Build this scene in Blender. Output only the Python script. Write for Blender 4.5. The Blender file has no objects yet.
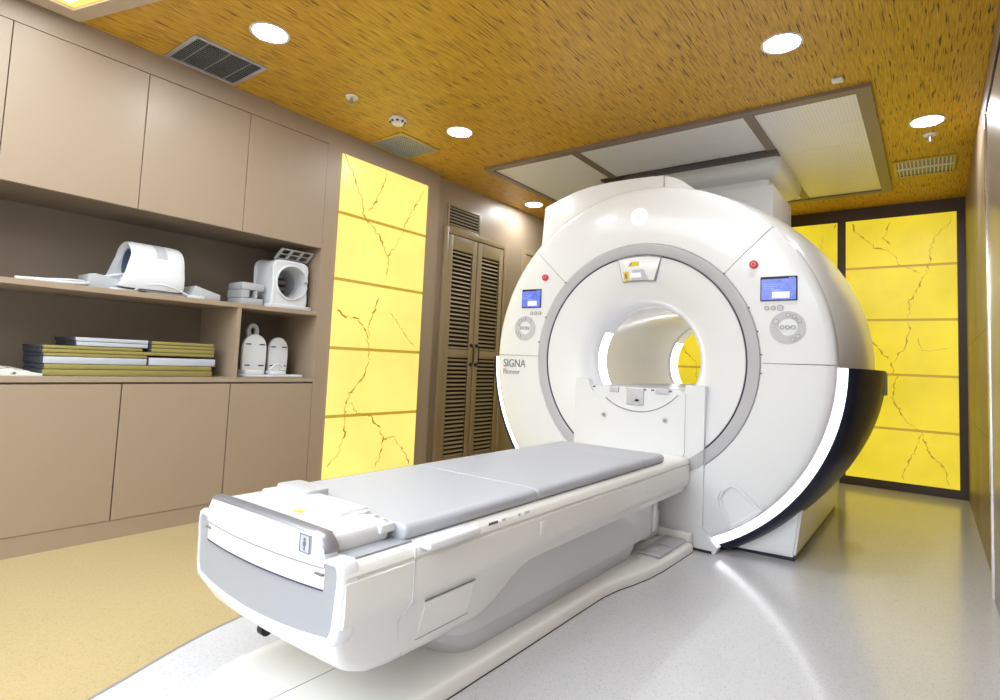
import bpy, bmesh, math, random
from mathutils import Vector, Matrix
random.seed(7)
PI = math.pi
sc = bpy.context.scene
COL = sc.collection
# The scene is laid out with the eye at the origin and the floor 1 m below; finalize() lifts everything by 1 m.
EYE = 1.0
XC, ZC = -1.468, 0.05          # axis of the scanner bore
CEIL = 1.62

# ------------------------------------------------------------------ materials
def new_mat(name):
    m = bpy.data.materials.new(name); m.use_nodes = True
    nt = m.node_tree; b = nt.nodes['Principled BSDF']
    return m, nt, b
def sin_(b, k, v):
    if k in b.inputs: b.inputs[k].default_value = v
def N(nt, t, **kw):
    n = nt.nodes.new(t)
    for k, v in kw.items():
        if k.startswith('_'): setattr(n, k[1:], v)
        else: n.inputs[k].default_value = v
    return n
def simple(name, col, rough=.4, metal=0, coat=0, bump=0, bscale=60, var=0, vscale=3, spec=.5):
    m, nt, b = new_mat(name)
    b.inputs['Base Color'].default_value = (*col, 1)
    b.inputs['Roughness'].default_value = rough
    b.inputs['Metallic'].default_value = metal
    sin_(b, 'Coat Weight', coat); sin_(b, 'Coat Roughness', .08); sin_(b, 'Specular IOR Level', spec)
    tc = N(nt, 'ShaderNodeTexCoord')
    nz = N(nt, 'ShaderNodeTexNoise', Scale=vscale, Detail=3.)
    nt.links.new(tc.outputs['Object'], nz.inputs['Vector'])
    mx = N(nt, 'ShaderNodeMixRGB', Color1=(*[c*(1-var) for c in col], 1), Color2=(*[min(1, c*(1+var)) for c in col], 1))
    nt.links.new(nz.outputs['Fac'], mx.inputs['Fac'])
    nt.links.new(mx.outputs[0], b.inputs['Base Color'])
    if bump:
        n2 = N(nt, 'ShaderNodeTexNoise', Scale=bscale, Detail=2.)
        nt.links.new(tc.outputs['Object'], n2.inputs['Vector'])
        bp = N(nt, 'ShaderNodeBump', Strength=bump, Distance=.002)
        nt.links.new(n2.outputs['Fac'], bp.inputs['Height']); nt.links.new(bp.outputs[0], b.inputs['Normal'])
    return m
def emit(name, col, s, noise=0, scale=2.):
    m, nt, b = new_mat(name)
    b.inputs['Base Color'].default_value = (*[min(1, c)*.25 for c in col], 1)
    b.inputs['Roughness'].default_value = .3
    b.inputs['Emission Color'].default_value = (*col, 1)
    b.inputs['Emission Strength'].default_value = s
    if noise:
        tc = N(nt, 'ShaderNodeTexCoord'); nz = N(nt, 'ShaderNodeTexNoise', Scale=scale, Detail=4.)
        nt.links.new(tc.outputs['Object'], nz.inputs['Vector'])
        mr = N(nt, 'ShaderNodeMapRange'); mr.inputs['From Min'].default_value = .3; mr.inputs['From Max'].default_value = .7
        mr.inputs['To Min'].default_value = s*(1-noise); mr.inputs['To Max'].default_value = s*(1+noise)
        nt.links.new(nz.outputs['Fac'], mr.inputs['Value']); nt.links.new(mr.outputs[0], b.inputs['Emission Strength'])
    return m

M = {}
M['white'] = simple('white_enamel_plastic', (.82, .835, .86), .22, coat=.25, var=.01)
M['warm'] = simple('warm_white_plastic', (.86, .855, .83), .3, coat=.1, var=.01)
M['seam'] = simple('seam_grey', (.30, .30, .31), .5)
M['ring'] = simple('silver_grey_plastic', (.50, .50, .53), .38, var=.02)
M['grey'] = simple('cool_grey_plastic', (.34, .355, .39), .4, var=.02)
M['silver'] = simple('brushed_silver', (.33, .33, .37), .3, metal=.55)
M['chrome'] = simple('chrome_trim', (.75, .74, .74), .18, metal=.9)
M['navy'] = simple('navy_black_gloss', (.012, .015, .036), .35, coat=.05, spec=.35)
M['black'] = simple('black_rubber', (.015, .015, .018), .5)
M['vinyl'] = simple('grey_vinyl_cushion', (.47, .49, .55), .42, bump=.15, bscale=250)
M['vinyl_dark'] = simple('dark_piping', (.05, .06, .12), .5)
M['cab'] = simple('taupe_laminate_front', (.345, .262, .185), .42, var=.02)
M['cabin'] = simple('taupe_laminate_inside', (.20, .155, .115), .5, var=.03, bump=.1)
M['wallb'] = simple('brown_wall_panel', (.27, .19, .13), .4, var=.03)
M['closet'] = simple('taupe_painted_wood', (.33, .25, .15), .38, var=.03)
M['gap'] = simple('dark_gap', (.02, .015, .01), .8)
M['frame_dark'] = simple('dark_brown_frame', (.065, .045, .045), .4)
M['frame_tau'] = simple('taupe_metal_frame', (.24, .18, .14), .4)
def backlit(name, col, s_mid, s_edge, horiz):
    m, nt, b = new_mat(name)
    b.inputs['Base Color'].default_value = (*[c*.25 for c in col], 1); b.inputs['Roughness'].default_value = .25
    b.inputs['Emission Color'].default_value = (*col, 1)
    tc = N(nt, 'ShaderNodeTexCoord'); sx = N(nt, 'ShaderNodeSeparateXYZ'); nt.links.new(tc.outputs['Generated'], sx.inputs[0])
    def hump(sock, power):
        a = N(nt, 'ShaderNodeMath', _operation='SUBTRACT'); a.inputs[0].default_value = 1; nt.links.new(sock, a.inputs[1])
        p = N(nt, 'ShaderNodeMath', _operation='MULTIPLY'); nt.links.new(sock, p.inputs[0]); nt.links.new(a.outputs[0], p.inputs[1])
        q = N(nt, 'ShaderNodeMath', _operation='MULTIPLY'); q.inputs[1].default_value = 4; nt.links.new(p.outputs[0], q.inputs[0])
        w = N(nt, 'ShaderNodeMath', _operation='POWER'); w.inputs[1].default_value = power; w.use_clamp = True; nt.links.new(q.outputs[0], w.inputs[0]); return w
    hz = hump(sx.outputs['Z'], .45); hx = hump(sx.outputs[horiz], .25)
    mm = N(nt, 'ShaderNodeMath', _operation='MULTIPLY'); nt.links.new(hz.outputs[0], mm.inputs[0]); nt.links.new(hx.outputs[0], mm.inputs[1])
    nz = N(nt, 'ShaderNodeTexNoise', Scale=2.6, Detail=5.); nt.links.new(tc.outputs['Object'], nz.inputs['Vector'])
    ad = N(nt, 'ShaderNodeMath', _operation='MULTIPLY_ADD'); ad.inputs[1].default_value = .7; nt.links.new(nz.outputs['Fac'], ad.inputs[0]); nt.links.new(mm.outputs[0], ad.inputs[2])
    mr = N(nt, 'ShaderNodeMapRange'); mr.inputs['From Min'].default_value = .35; mr.inputs['From Max'].default_value = 1.4
    mr.inputs['To Min'].default_value = s_edge; mr.inputs['To Max'].default_value = s_mid
    nt.links.new(ad.outputs[0], mr.inputs['Value']); nt.links.new(mr.outputs[0], b.inputs['Emission Strength'])
    return m
M['slab_left'] = backlit('onyx_lit_pale_yellow', (1.0, .80, .19), 1.02, .68, 'Y')
M['slab_back'] = backlit('onyx_lit_deep_yellow', (.88, .67, .028), .98, .62, 'X')
M['alu'] = None
M['red'] = simple('red_button', (.65, .03, .03), .3)
M['ink'] = simple('grey_ink', (.16, .16, .17), .5)
M['paleink'] = simple('pale_grey_ink', (.62, .62, .65), .5)
M['darkglass'] = simple('screen_bezel', (.03, .03, .06), .15)
M['screen'] = emit('screen_blue', (.15, .21, .78), .9, .25, 30)
M['screen_w'] = emit('screen_white', (.75, .8, 1), 1.0)
M['screen_line'] = emit('screen_text', (.3, .4, .95), .9)
M['yel'] = simple('yellow_warning_label', (.75, .55, .02), .4)
M['lens'] = emit('laser_window', (.75, .75, 1.0), .9)
M['strip'] = emit('white_light_strip', (.95, .96, 1.0), 3.2)
M['bore_ring'] = emit('bore_light_ring', (.93, .92, 1.0), 5)
M['lamp'] = emit('downlight_diffuser', (.92, .965, 1.0), 140)
M['tray'] = emit('tray_light_diffuser', (.88, .95, 1.0), 5.3)
M['tray_edge'] = emit('tray_cove_glow', (1, .66, .12), 1.6)
M['whitemetal'] = simple('white_metal', (.78, .78, .77), .35)
M['grille'] = simple('grey_grille', (.46, .48, .54), .35, metal=.4)
M['brass'] = simple('brassy_rim', (.55, .42, .10), .35, metal=.3)
M['coil'] = simple('coil_white_plastic', (.66, .67, .69), .35)
M['coilgrey'] = simple('coil_grey_plastic', (.42, .43, .45), .45)
M['olive'] = simple('olive_foam_edge', (.27, .225, .06), .7, bump=.2)
M['padwhite'] = simple('pale_vinyl_edge', (.46, .48, .54), .5)
M['trim'] = simple('steel_edging', (.5, .5, .5), .35, metal=.6)
M['onyx_seam'] = emit('amber_seam', (.60, .38, .03), .70)
M['vein'] = emit('brown_vein', (.46, .29, .03), .75)
M['slab_left'] = emit('onyx_lit_pale_yellow', (.98, .80, .20), .92, .10, 1.6)
M['slab_back'] = emit('onyx_lit_deep_yellow', (.85, .66, .03), .87, .15, 1.8)

def aluminium():
    m, nt, b = new_mat('ribbed_aluminium')
    b.inputs['Base Color'].default_value = (.62, .62, .60, 1); b.inputs['Metallic'].default_value = .1
    b.inputs['Roughness'].default_value = .4
    tc = N(nt, 'ShaderNodeTexCoord'); sx = N(nt, 'ShaderNodeSeparateXYZ')
    nt.links.new(tc.outputs['Object'], sx.inputs[0])
    mu = N(nt, 'ShaderNodeMath', _operation='MULTIPLY'); mu.inputs[1].default_value = 2*PI/.020
    nt.links.new(sx.outputs['X'], mu.inputs[0])
    sn = N(nt, 'ShaderNodeMath', _operation='SINE'); nt.links.new(mu.outputs[0], sn.inputs[0])
    mr = N(nt, 'ShaderNodeMapRange'); mr.inputs['From Min'].default_value = -1; mr.inputs['From Max'].default_value = 1
    nt.links.new(sn.outputs[0], mr.inputs['Value'])
    cr = N(nt, 'ShaderNodeMixRGB', Color1=(.83, .83, .82, 1), Color2=(.90, .90, .89, 1))
    nt.links.new(mr.outputs[0], cr.inputs['Fac']); nt.links.new(cr.outputs[0], b.inputs['Base Color'])
    bp = N(nt, 'ShaderNodeBump', Strength=.1, Distance=.002)
    nt.links.new(sn.outputs[0], bp.inputs['Height']); nt.links.new(bp.outputs[0], b.inputs['Normal'])
    return m
M['alu'] = aluminium()

def straw():
    m, nt, b = new_mat('golden_straw_ceiling')
    tc = N(nt, 'ShaderNodeTexCoord')
    def noise(sx, sy, sc_, det):
        mp = N(nt, 'ShaderNodeMapping'); mp.inputs['Scale'].default_value = (sx, sy, 1)
        nt.links.new(tc.outputs['Object'], mp.inputs['Vector'])
        n = N(nt, 'ShaderNodeTexNoise', Scale=sc_, Detail=det); nt.links.new(mp.outputs[0], n.inputs['Vector']); return n
    a = noise(120, 6, 1.3, 3.); d = noise(135, 6.5, 1.0, 2.); big = noise(1.2, .6, 1.2, 3.)
    r1 = N(nt, 'ShaderNodeValToRGB'); e = r1.color_ramp.elements
    e[0].position = .3; e[0].color = (.47, .245, .014, 1); e[1].position = .68; e[1].color = (.78, .46, .045, 1)
    nt.links.new(a.outputs['Fac'], r1.inputs[0])
    r2 = N(nt, 'ShaderNodeValToRGB'); e = r2.color_ramp.elements
    e[0].position = .345; e[0].color = (1, 1, 1, 1); e[1].position = .40; e[1].color = (0, 0, 0, 1)
    nt.links.new(d.outputs['Fac'], r2.inputs[0])
    mx = N(nt, 'ShaderNodeMixRGB'); mx.inputs['Color2'].default_value = (.07, .03, .004, 1)
    nt.links.new(r2.outputs[0], mx.inputs['Fac']); nt.links.new(r1.outputs[0], mx.inputs['Color1'])
    mb = N(nt, 'ShaderNodeMixRGB', _blend_type='MULTIPLY', Fac=.2)
    nt.links.new(mx.outputs[0], mb.inputs['Color1']); nt.links.new(big.outputs['Fac'], mb.inputs['Color2'])
    nt.links.new(mb.outputs[0], b.inputs['Base Color'])
    b.inputs['Roughness'].default_value = .42
    bp = N(nt, 'ShaderNodeBump', Strength=.15, Distance=.002); nt.links.new(a.outputs['Fac'], bp.inputs['Height'])
    nt.links.new(bp.outputs[0], b.inputs['Normal'])
    return m
M['straw'] = straw()

def terrazzo(name, base, d1, d2, rough, coat, scale):
    m, nt, b = new_mat(name)
    tc = N(nt, 'ShaderNodeTexCoord')
    v = N(nt, 'ShaderNodeTexVoronoi', Scale=scale); nt.links.new(tc.outputs['Object'], v.inputs['Vector'])
    r = N(nt, 'ShaderNodeValToRGB'); r.color_ramp.interpolation = 'CONSTANT'
    e = r.color_ramp.elements; e[0].position = 0; e[0].color = (*base, 1); e[1].position = .80; e[1].color = (*d1, 1)
    k = e.new(.93); k.color = (*d2, 1)
    sp = N(nt, 'ShaderNodeSeparateColor'); nt.links.new(v.outputs['Color'], sp.inputs[0]); nt.links.new(sp.outputs[0], r.inputs[0])
    n = N(nt, 'ShaderNodeTexNoise', Scale=1.5, Detail=4.); nt.links.new(tc.outputs['Object'], n.inputs['Vector'])
    mr = N(nt, 'ShaderNodeMapRange'); mr.inputs['To Min'].default_value = .90; mr.inputs['To Max'].default_value = 1.06
    nt.links.new(n.outputs['Fac'], mr.inputs['Value'])
    mx = N(nt, 'ShaderNodeMixRGB', _blend_type='MULTIPLY', Fac=1.); nt.links.new(r.outputs[0], mx.inputs['Color1']); nt.links.new(mr.outputs[0], mx.inputs['Color2'])
    nt.links.new(mx.outputs[0], b.inputs['Base Color'])
    b.inputs['Roughness'].default_value = rough; sin_(b, 'Coat Weight', coat); sin_(b, 'Coat Roughness', .12)
    return m
M['terr'] = terrazzo('pale_grey_terrazzo', (.62, .62, .645), (.57, .57, .60), (.49, .49, .52), .25, .4, 250)
M['yfloor'] = terrazzo('sand_yellow_floor', (.49, .385, .20), (.44, .34, .165), (.40, .30, .14), .38, .15, 250)

def marble_wall():
    m, nt, b = new_mat('glossy_brown_stone')
    tc = N(nt, 'ShaderNodeTexCoord')
    mp = N(nt, 'ShaderNodeMapping'); mp.inputs['Scale'].default_value = (1, 1.2, .5); nt.links.new(tc.outputs['Object'], mp.inputs['Vector'])
    n = N(nt, 'ShaderNodeTexNoise', Scale=2.2, Detail=7., Distortion=1.2); nt.links.new(mp.outputs[0], n.inputs['Vector'])
    r = N(nt, 'ShaderNodeValToRGB'); e = r.color_ramp.elements
    e[0].position = .3; e[0].color = (.20, .135, .085, 1); e[1].position = .72; e[1].color = (.36, .265, .18, 1)
    nt.links.new(n.outputs['Fac'], r.inputs[0]); nt.links.new(r.outputs[0], b.inputs['Base Color'])
    b.inputs['Roughness'].default_value = .42; sin_(b, 'Specular IOR Level', .4)
    return m
M['stone'] = marble_wall()

# ------------------------------------------------------------------ mesh helpers
def link(name, bm, mat, parent=None, smooth=35):
    me = bpy.data.meshes.new(name)
    bmesh.ops.remove_doubles(bm, verts=bm.verts, dist=1e-6)
    bmesh.ops.recalc_face_normals(bm, faces=bm.faces)
    bm.to_mesh(me); bm.free()
    mats = mat if isinstance(mat, (list, tuple)) else [mat]
    for m in mats: me.materials.append(m)
    if smooth:
        me.polygons.foreach_set('use_smooth', [True]*len(me.polygons))
        me.set_sharp_from_angle(angle=math.radians(smooth))
    o = bpy.data.objects.new(name, me); COL.objects.link(o)
    if parent: o.parent = parent
    return o
def link_each(name, bm, mat, parent=None, smooth=35):
    """one object per separate piece of the mesh"""
    bmesh.ops.remove_doubles(bm, verts=bm.verts, dist=1e-6)
    left = set(bm.verts); out = []
    while left:
        st = [next(iter(left))]; isl = set(st)
        while st:
            for e in st.pop().link_edges:
                for v in e.verts:
                    if v not in isl: isl.add(v); st.append(v)
        left -= isl; out.append(isl)
    out.sort(key=lambda q: tuple(round(c, 4) for c in min((tuple(v.co) for v in q))))
    obs = []
    for isl in out:
        nb = bmesh.new(); mp = {v: nb.verts.new(v.co) for v in isl}
        for f in {f for v in isl for f in v.link_faces}: nb.faces.new([mp[v] for v in f.verts])
        obs.append(link(name, nb, mat, parent, smooth))
    bm.free(); return obs
def thing(name, label, cat, group=None):
    o = bpy.data.objects.new(name, None); COL.objects.link(o); o.empty_display_size = .1
    o['label'] = label; o['category'] = cat
    if group: o['group'] = group
    return o
def tag(o, label, cat, group=None):
    o['label'] = label; o['category'] = cat
    if group: o['group'] = group
    return o
def struct(name, bm, mat, smooth=35):
    o = link(name, bm, mat, None, smooth); o['kind'] = 'structure'; return o
def box(bm, x0, x1, y0, y1, z0, z1, bev=0, seg=2, mi=0):
    t = bmesh.new()
    bmesh.ops.create_cube(t, size=1)
    bmesh.ops.scale(t, vec=(x1-x0, y1-y0, z1-z0), verts=t.verts)
    bmesh.ops.translate(t, vec=((x0+x1)/2, (y0+y1)/2, (z0+z1)/2), verts=t.verts)
    if bev: bmesh.ops.bevel(t, geom=t.edges[:], offset=min(bev, .49*min(abs(x1-x0), abs(y1-y0), abs(z1-z0))), segments=seg, affect='EDGES', profile=.5)
    for f in t.faces: f.material_index = mi
    merge(bm, t); return bm
def merge(bm, t):
    me = bpy.data.meshes.new('tmp'); t.to_mesh(me); t.free(); bm.from_mesh(me); bpy.data.meshes.remove(me)
def B(*a, **k):
    return box(bmesh.new(), *a, **k)
def prism(bm, pts, f, d0, d1, bev=0, seg=2):
    """pts: 2-D outline; f(u,v,d) -> xyz; extruded from d0 to d1 as real thickness"""
    t = bmesh.new()
    a = [t.verts.new(f(u, v, d0)) for u, v in pts]; b = [t.verts.new(f(u, v, d1)) for u, v in pts]
    t.faces.new(a); t.faces.new(b[::-1]); n = len(pts)
    for i in range(n): t.faces.new((a[i], b[i], b[(i+1) % n], a[(i+1) % n]))
    bmesh.ops.recalc_face_normals(t, faces=t.faces)
    if bev:
        cap = set(t.faces[:2]) if False else None
        es = [e for e in t.edges if e.calc_face_angle(0) > .6]
        bmesh.ops.bevel(t, geom=es, offset=bev, segments=seg, affect='EDGES', profile=.5)
    bmesh.ops.triangulate(t, faces=[q for q in t.faces if len(q.verts) > 4])
    merge(bm, t); return bm
FX = lambda u, v, d: (u, d, v)      # outline in XZ, depth along Y
FY = lambda u, v, d: (d, u, v)      # outline in YZ, depth along X
FZ = lambda u, v, d: (u, v, d)      # outline in XY, depth along Z
def ringplate(bm, outer, inner, f, d0, d1):
    t = bmesh.new(); n = len(outer)
    V = [[t.verts.new(f(u, v, d)) for u, v in L] for L, d in ((outer, d0), (inner, d0), (outer, d1), (inner, d1))]
    for i in range(n):
        j = (i+1) % n
        t.faces.new((V[0][i], V[0][j], V[1][j], V[1][i])); t.faces.new((V[2][i], V[2][j], V[3][j], V[3][i]))
        t.faces.new((V[0][i], V[0][j], V[2][j], V[2][i])); t.faces.new((V[1][i], V[1][j], V[3][j], V[3][i]))
    merge(bm, t); return bm
def lathe(bm, prof, a0=0, a1=360, seg=96, xc=XC, zc=ZC, closed=False, fn=None):
    """profile of (y, r) turned about the bore axis between angles a0..a1 degrees; fn(y,r,ang)->(y,r)"""
    full = abs(a1-a0) >= 360; n = max(2, int(seg*abs(a1-a0)/360))
    t = bmesh.new(); rows = []
    for i in range(n if full else n+1):
        a = math.radians(a0+(a1-a0)*i/n); row = []
        for y, r in prof:
            if fn: y, r = fn(y, r, a)
            row.append(t.verts.new((xc+r*math.cos(a), y, zc+r*math.sin(a))))
        rows.append(row)
    m = len(prof); K = len(rows)
    for i in range(K if full else K-1):
        p, q = rows[i], rows[(i+1) % K]
        for j in range(m if closed else m-1):
            t.faces.new((p[j], q[j], q[(j+1) % m], p[(j+1) % m]))
    if closed and not full:
        t.faces.new(rows[0]); t.faces.new(rows[-1][::-1])
    merge(bm, t); return bm
def clip(bm, co, no):
    bmesh.ops.bisect_plane(bm, geom=bm.verts[:]+bm.edges[:]+bm.faces[:], plane_co=co, plane_no=no, clear_outer=True)
    return bm
def cyl(bm, p0, p1, r, r2=None, seg=20, cap=True):
    p0, p1 = Vector(p0), Vector(p1); d = (p1-p0); L = d.length; r2 = r if r2 is None else r2
    t = bmesh.new(); bmesh.ops.create_cone(t, cap_ends=cap, segments=seg, radius1=r, radius2=r2, depth=L)
    q = Vector((0, 0, 1)).rotation_difference(d.normalized()).to_matrix().to_4x4()
    bmesh.ops.transform(t, matrix=Matrix.Translation((p0+p1)/2) @ q, verts=t.verts)
    merge(bm, t); return bm
def tube(bm, pts, r, seg=10):
    P = [Vector(p) for p in pts]; t = bmesh.new(); rows = []
    up = Vector((0, 0, 1))
    for i, p in enumerate(P):
        d = (P[min(i+1, len(P)-1)]-P[max(i-1, 0)]).normalized()
        a = d.cross(up); a = a.normalized() if a.length > 1e-3 else Vector((1, 0, 0)); b = d.cross(a)
        rows.append([t.verts.new(p+r*(math.cos(2*PI*k/seg)*a+math.sin(2*PI*k/seg)*b)) for k in range(seg)])
    for i in range(len(P)-1):
        for k in range(seg): t.faces.new((rows[i][k], rows[i][(k+1) % seg], rows[i+1][(k+1) % seg], rows[i+1][k]))
    t.faces.new(rows[0]); t.faces.new(rows[-1][::-1]); merge(bm, t); return bm
def smoothpath(P, n=8):
    P = [Vector(p) for p in P]; out = []
    for i in range(len(P)-1):
        p0, p1, p2, p3 = P[max(i-1, 0)], P[i], P[i+1], P[min(i+2, len(P)-1)]
        for k in range(n):
            t = k/n
            out.append(.5*((2*p1)+(-p0+p2)*t+(2*p0-5*p1+4*p2-p3)*t*t+(-p0+3*p1-3*p2+p3)*t**3))
    out.append(P[-1]); return out
def rrect(u0, u1, v0, v1, r, n=5):
    out = []
    for cu, cv, a in ((u1-r, v1-r, 0), (u0+r, v1-r, 90), (u0+r, v0+r, 180), (u1-r, v0+r, 270)):
        for k in range(n+1):
            t = math.radians(a+90*k/n); out.append((cu+r*math.cos(t), cv+r*math.sin(t)))
    return out
def circ(cu, cv, ru, n=32, rv=None, a0=0):
    rv = ru if rv is None else rv
    return [(cu+ru*math.cos(a0+2*PI*k/n), cv+rv*math.sin(a0+2*PI*k/n)) for k in range(n)]
def loft(bm, sections, capends=True):
    """list of equal-length closed point loops -> skinned solid"""
    t = bmesh.new(); rows = [[t.verts.new(p) for p in s] for s in sections]; n = len(rows[0])
    for a, b in zip(rows[:-1], rows[1:]):
        for i in range(n): t.faces.new((a[i], a[(i+1) % n], b[(i+1) % n], b[i]))
    if capends: t.faces.new(rows[0]); t.faces.new(rows[-1][::-1])
    bmesh.ops.recalc_face_normals(t, faces=t.faces)
    bmesh.ops.triangulate(t, faces=[q for q in t.faces if len(q.verts) > 4])
    merge(bm, t); return bm
def text_bm(s, size, origin, u=(1, 0, 0), v=(0, 0, 1), ext=.0012, sx=1.0):
    c = bpy.data.curves.new('t', 'FONT'); c.body = s; c.size = size; c.extrude = ext
    o = bpy.data.objects.new('t', c); COL.objects.link(o)
    dg = bpy.context.evaluated_depsgraph_get(); me = bpy.data.meshes.new_from_object(o.evaluated_get(dg))
    bpy.data.objects.remove(o); bm = bmesh.new(); bm.from_mesh(me); bpy.data.meshes.remove(me)
    u, v = Vector(u).normalized(), Vector(v).normalized(); w = u.cross(v); O = Vector(origin)
    for q in bm.verts: q.co = O+u*q.co.x*sx+v*q.co.y+w*q.co.z
    return bm

# ------------------------------------------------------------------ camera
f_, a_, b_, c_ = 565.860988, 0.64100655, -0.07051326, 0.04244584
ca, sa, cb, sb, cc, s_c = math.cos(a_), math.sin(a_), math.cos(b_), math.sin(b_), math.cos(c_), math.sin(c_)
R = Matrix(((cc, -s_c, 0), (s_c, cc, 0), (0, 0, 1))) @ Matrix(((1, 0, 0), (0, cb, -sb), (0, sb, cb))) @ Matrix(((ca, 0, sa), (0, 1, 0), (-sa, 0, ca)))
wv = lambda r: Vector((r[0], r[2], -r[1]))
cx_, cy_, cz_ = wv(R[0]), -wv(R[1]), -wv(R[2])
cam = bpy.data.cameras.new('camera'); co = bpy.data.objects.new('camera', cam); COL.objects.link(co); sc.camera = co
mw = Matrix((cx_, cy_, cz_)).transposed().to_4x4(); mw.translation = (0, 0, EYE)
co.matrix_world = mw
cam.sensor_width = 36; cam.lens = f_*36/1000; cam.shift_x = -.01142; cam.shift_y = -.02728; cam.clip_start = .02

# ------------------------------------------------------------------ room
XR, YB, YF, XL = .24, 6.25, -3.9, -3.43
XA, YA = 2.3, -.35          # unseen widening behind the viewer, added for front light
# floor: sand-yellow region on the left, terrazzo on the right, steel edging between them
bm = bmesh.new()
edge = [(-1.3, YF-.1), (-1.55, -1.6), (-1.80, .25), (-1.922, .653), (-2.039, .947), (-2.101, 1.171), (-2.16, 1.6), (-2.20, 2.3), (-2.22, 3.2), (-2.22, YB+.1)]
E2 = smoothpath([(x, y, 0) for x, y in edge], 5)
Lp = [(p.x, p.y) for p in E2]
prism(bm, Lp+[(XR+.1, YB+.1), (XR+.1, YA), (XA+.1, YA), (XA+.1, YF-.1)], FZ, -1.06, -1.0)
n0 = len(bm.faces)
t = bmesh.new(); prism(t, Lp+[(-4.1, YB+.1), (-4.1, YF-.1)], FZ, -1.06, -1.0)
for q in t.faces: q.material_index = 1
merge(bm, t)
struct('floor', bm, [M['terr'], M['yfloor']], 0)
bm = bmesh.new()
prism(bm, [(p[0]-.006, p[1]) for p in Lp]+[(p[0]+.006, p[1]) for p in Lp[::-1]], FZ, -1.001, -.9985)
struct('trim_1', bm, M['trim'], 0)

# ceiling
bm = B(-4.1, XR+.1, YF-.1, YB+.1, CEIL, CEIL+.08); box(bm, XR+.1, XA+.1, YF-.1, YA+.1, CEIL, CEIL+.08)
struct('ceiling', bm, M['straw'], 0)
# left wall: fascia over cupboards, back of the niche, pier round the lit panel, closet wall
bm = bmesh.new()
box(bm, -4.05, -3.95, YF, 2.335, -1, CEIL)
box(bm, -3.95, XL, YF, .03, -1, CEIL)
box(bm, -3.95, XL, .03, 2.337, 1.497, CEIL)
box(bm, -3.95, XL, 2.337, 3.475, -1, CEIL)
box(bm, -3.95, -3.50, 3.475, YB, -1, CEIL)
struct('wall_left', bm, M['cab'], 0)
struct('baseboard_left', B(-3.90, XL-.002, .03, 2.337, -1, -.905), M['cab'], 0)
struct('wall_back', B(-4.05, XR+.1, YB, YB+.1, -1, CEIL), M['frame_dark'], 0)
M['paint'] = simple('off_white_paint', (.78, .77, .75), .6)
struct('wall_front', B(-4.05, XA+.1, YF-.1, YF, -1, CEIL), M['paint'], 0)
bm = B(XA, XA+.1, YF, YA, -1, CEIL); box(bm, XR+.1, XA+.1, YA, YA+.1, -1, CEIL)
struct('wall_added_alcove', bm, M['paint'], 0)  # alcove walls out of view, added to house the extra tray light
bm = bmesh.new()
rows = [(-1, -.30), (-.30, .30), (.30, .96), (.96, CEIL)]
for i, (z0, z1) in enumerate(rows):
    ys = [YA, 1.1, 2.45, 3.55, 5.0, YB] if i % 2 == 0 else [YA, .4, 1.8, 3.1, 4.35, 5.6, YB]
    for y0, y1 in zip(ys[:-1], ys[1:]):
        box(bm, XR, XR+.1, y0+.0015, y1-.0015, z0+.0015, z1-.0015)
box(bm, XR+.004, XR+.1, YA, YB, -1, CEIL)
struct('wall_right', bm, M['stone'], 0)
# sliding door leaf with chrome edge on the right wall
d = bmesh.new(); box(d, .222, XR, 2.3, 3.50, -.998, 1.31, .003)
do = struct('door_1', d, simple('satin_bronze_leaf', (.34, .28, .25), .3, metal=.4))
link('chrome_edge', B(.212, XR, 3.50, 3.545, -.998, 1.312, .004), M['chrome'], do)
link('top_gap_strip', B(.216, XR, 2.3, 3.50, 1.312, 1.335, .003), M['gap'], do)  # dark strip stands in for the shaded gap above the leaf

# ------------------------------------------------------------------ cupboards
ys = [.04, .615, 1.19, 1.766, 2.337]
pos_u = ['partly cut off by the left picture edge', 'widest in view at the left', 'second from the lit panel', 'right above the ring-shaped coil, nearest the lit panel']
for i in range(4):
    y0, y1 = ys[i], ys[i+1]
    t = thing('wall_cupboard', 'taupe wall cupboard, ' + ['cut off by the left picture edge, only its door edge in view',
        'large door at the upper left beside the cut-off one', 'door above the lying white head coil',
        'above the ring-shaped coil, next to the glowing panel'][i], 'cupboard', 'wall cupboards in a row above the open shelves')
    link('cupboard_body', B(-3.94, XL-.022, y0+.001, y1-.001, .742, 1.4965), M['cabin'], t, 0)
    link('door', B(XL-.02, XL+.002, y0+.002, y1-.002, .742, 1.493, .0015), M['cab'], t, 0)
for i in range(1, 4):
    y0, y1 = ys[i] if i > 1 else .615, ys[i+1]
    t = thing('base_cupboard', 'taupe handleless base cupboard ' + ['at the lower left, below the folded white cloth',
        'in the middle, below the stack of flat pads', 'under the twin-paddle coil, next to the glowing panel'][i-1], 'cupboard', 'base cupboards in a row under the open shelves')
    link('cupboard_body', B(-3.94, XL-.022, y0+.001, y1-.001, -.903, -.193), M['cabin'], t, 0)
    link('door', B(XL-.02, XL+.002, y0+.003, y1-.003, -.903, -.200, .0015), M['cab'], t, 0)
t = thing('open_shelf_unit', 'brown open shelving niche between the upper and lower cupboards holding scanner coils and pads', 'shelf')
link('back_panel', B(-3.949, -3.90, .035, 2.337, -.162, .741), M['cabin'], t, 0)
link('shelf_board', B(-3.898, XL, .035, 2.335, .268, .296, .0015), M['cab'], t, 0)
link('counter_board', B(-3.949, XL, .035, 2.335, -.190, -.162, .0015), M['cab'], t, 0)
link('divider', B(-3.898, XL-.001, 1.778, 1.802, -.162, .267), M['cab'], t, 0)

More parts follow.
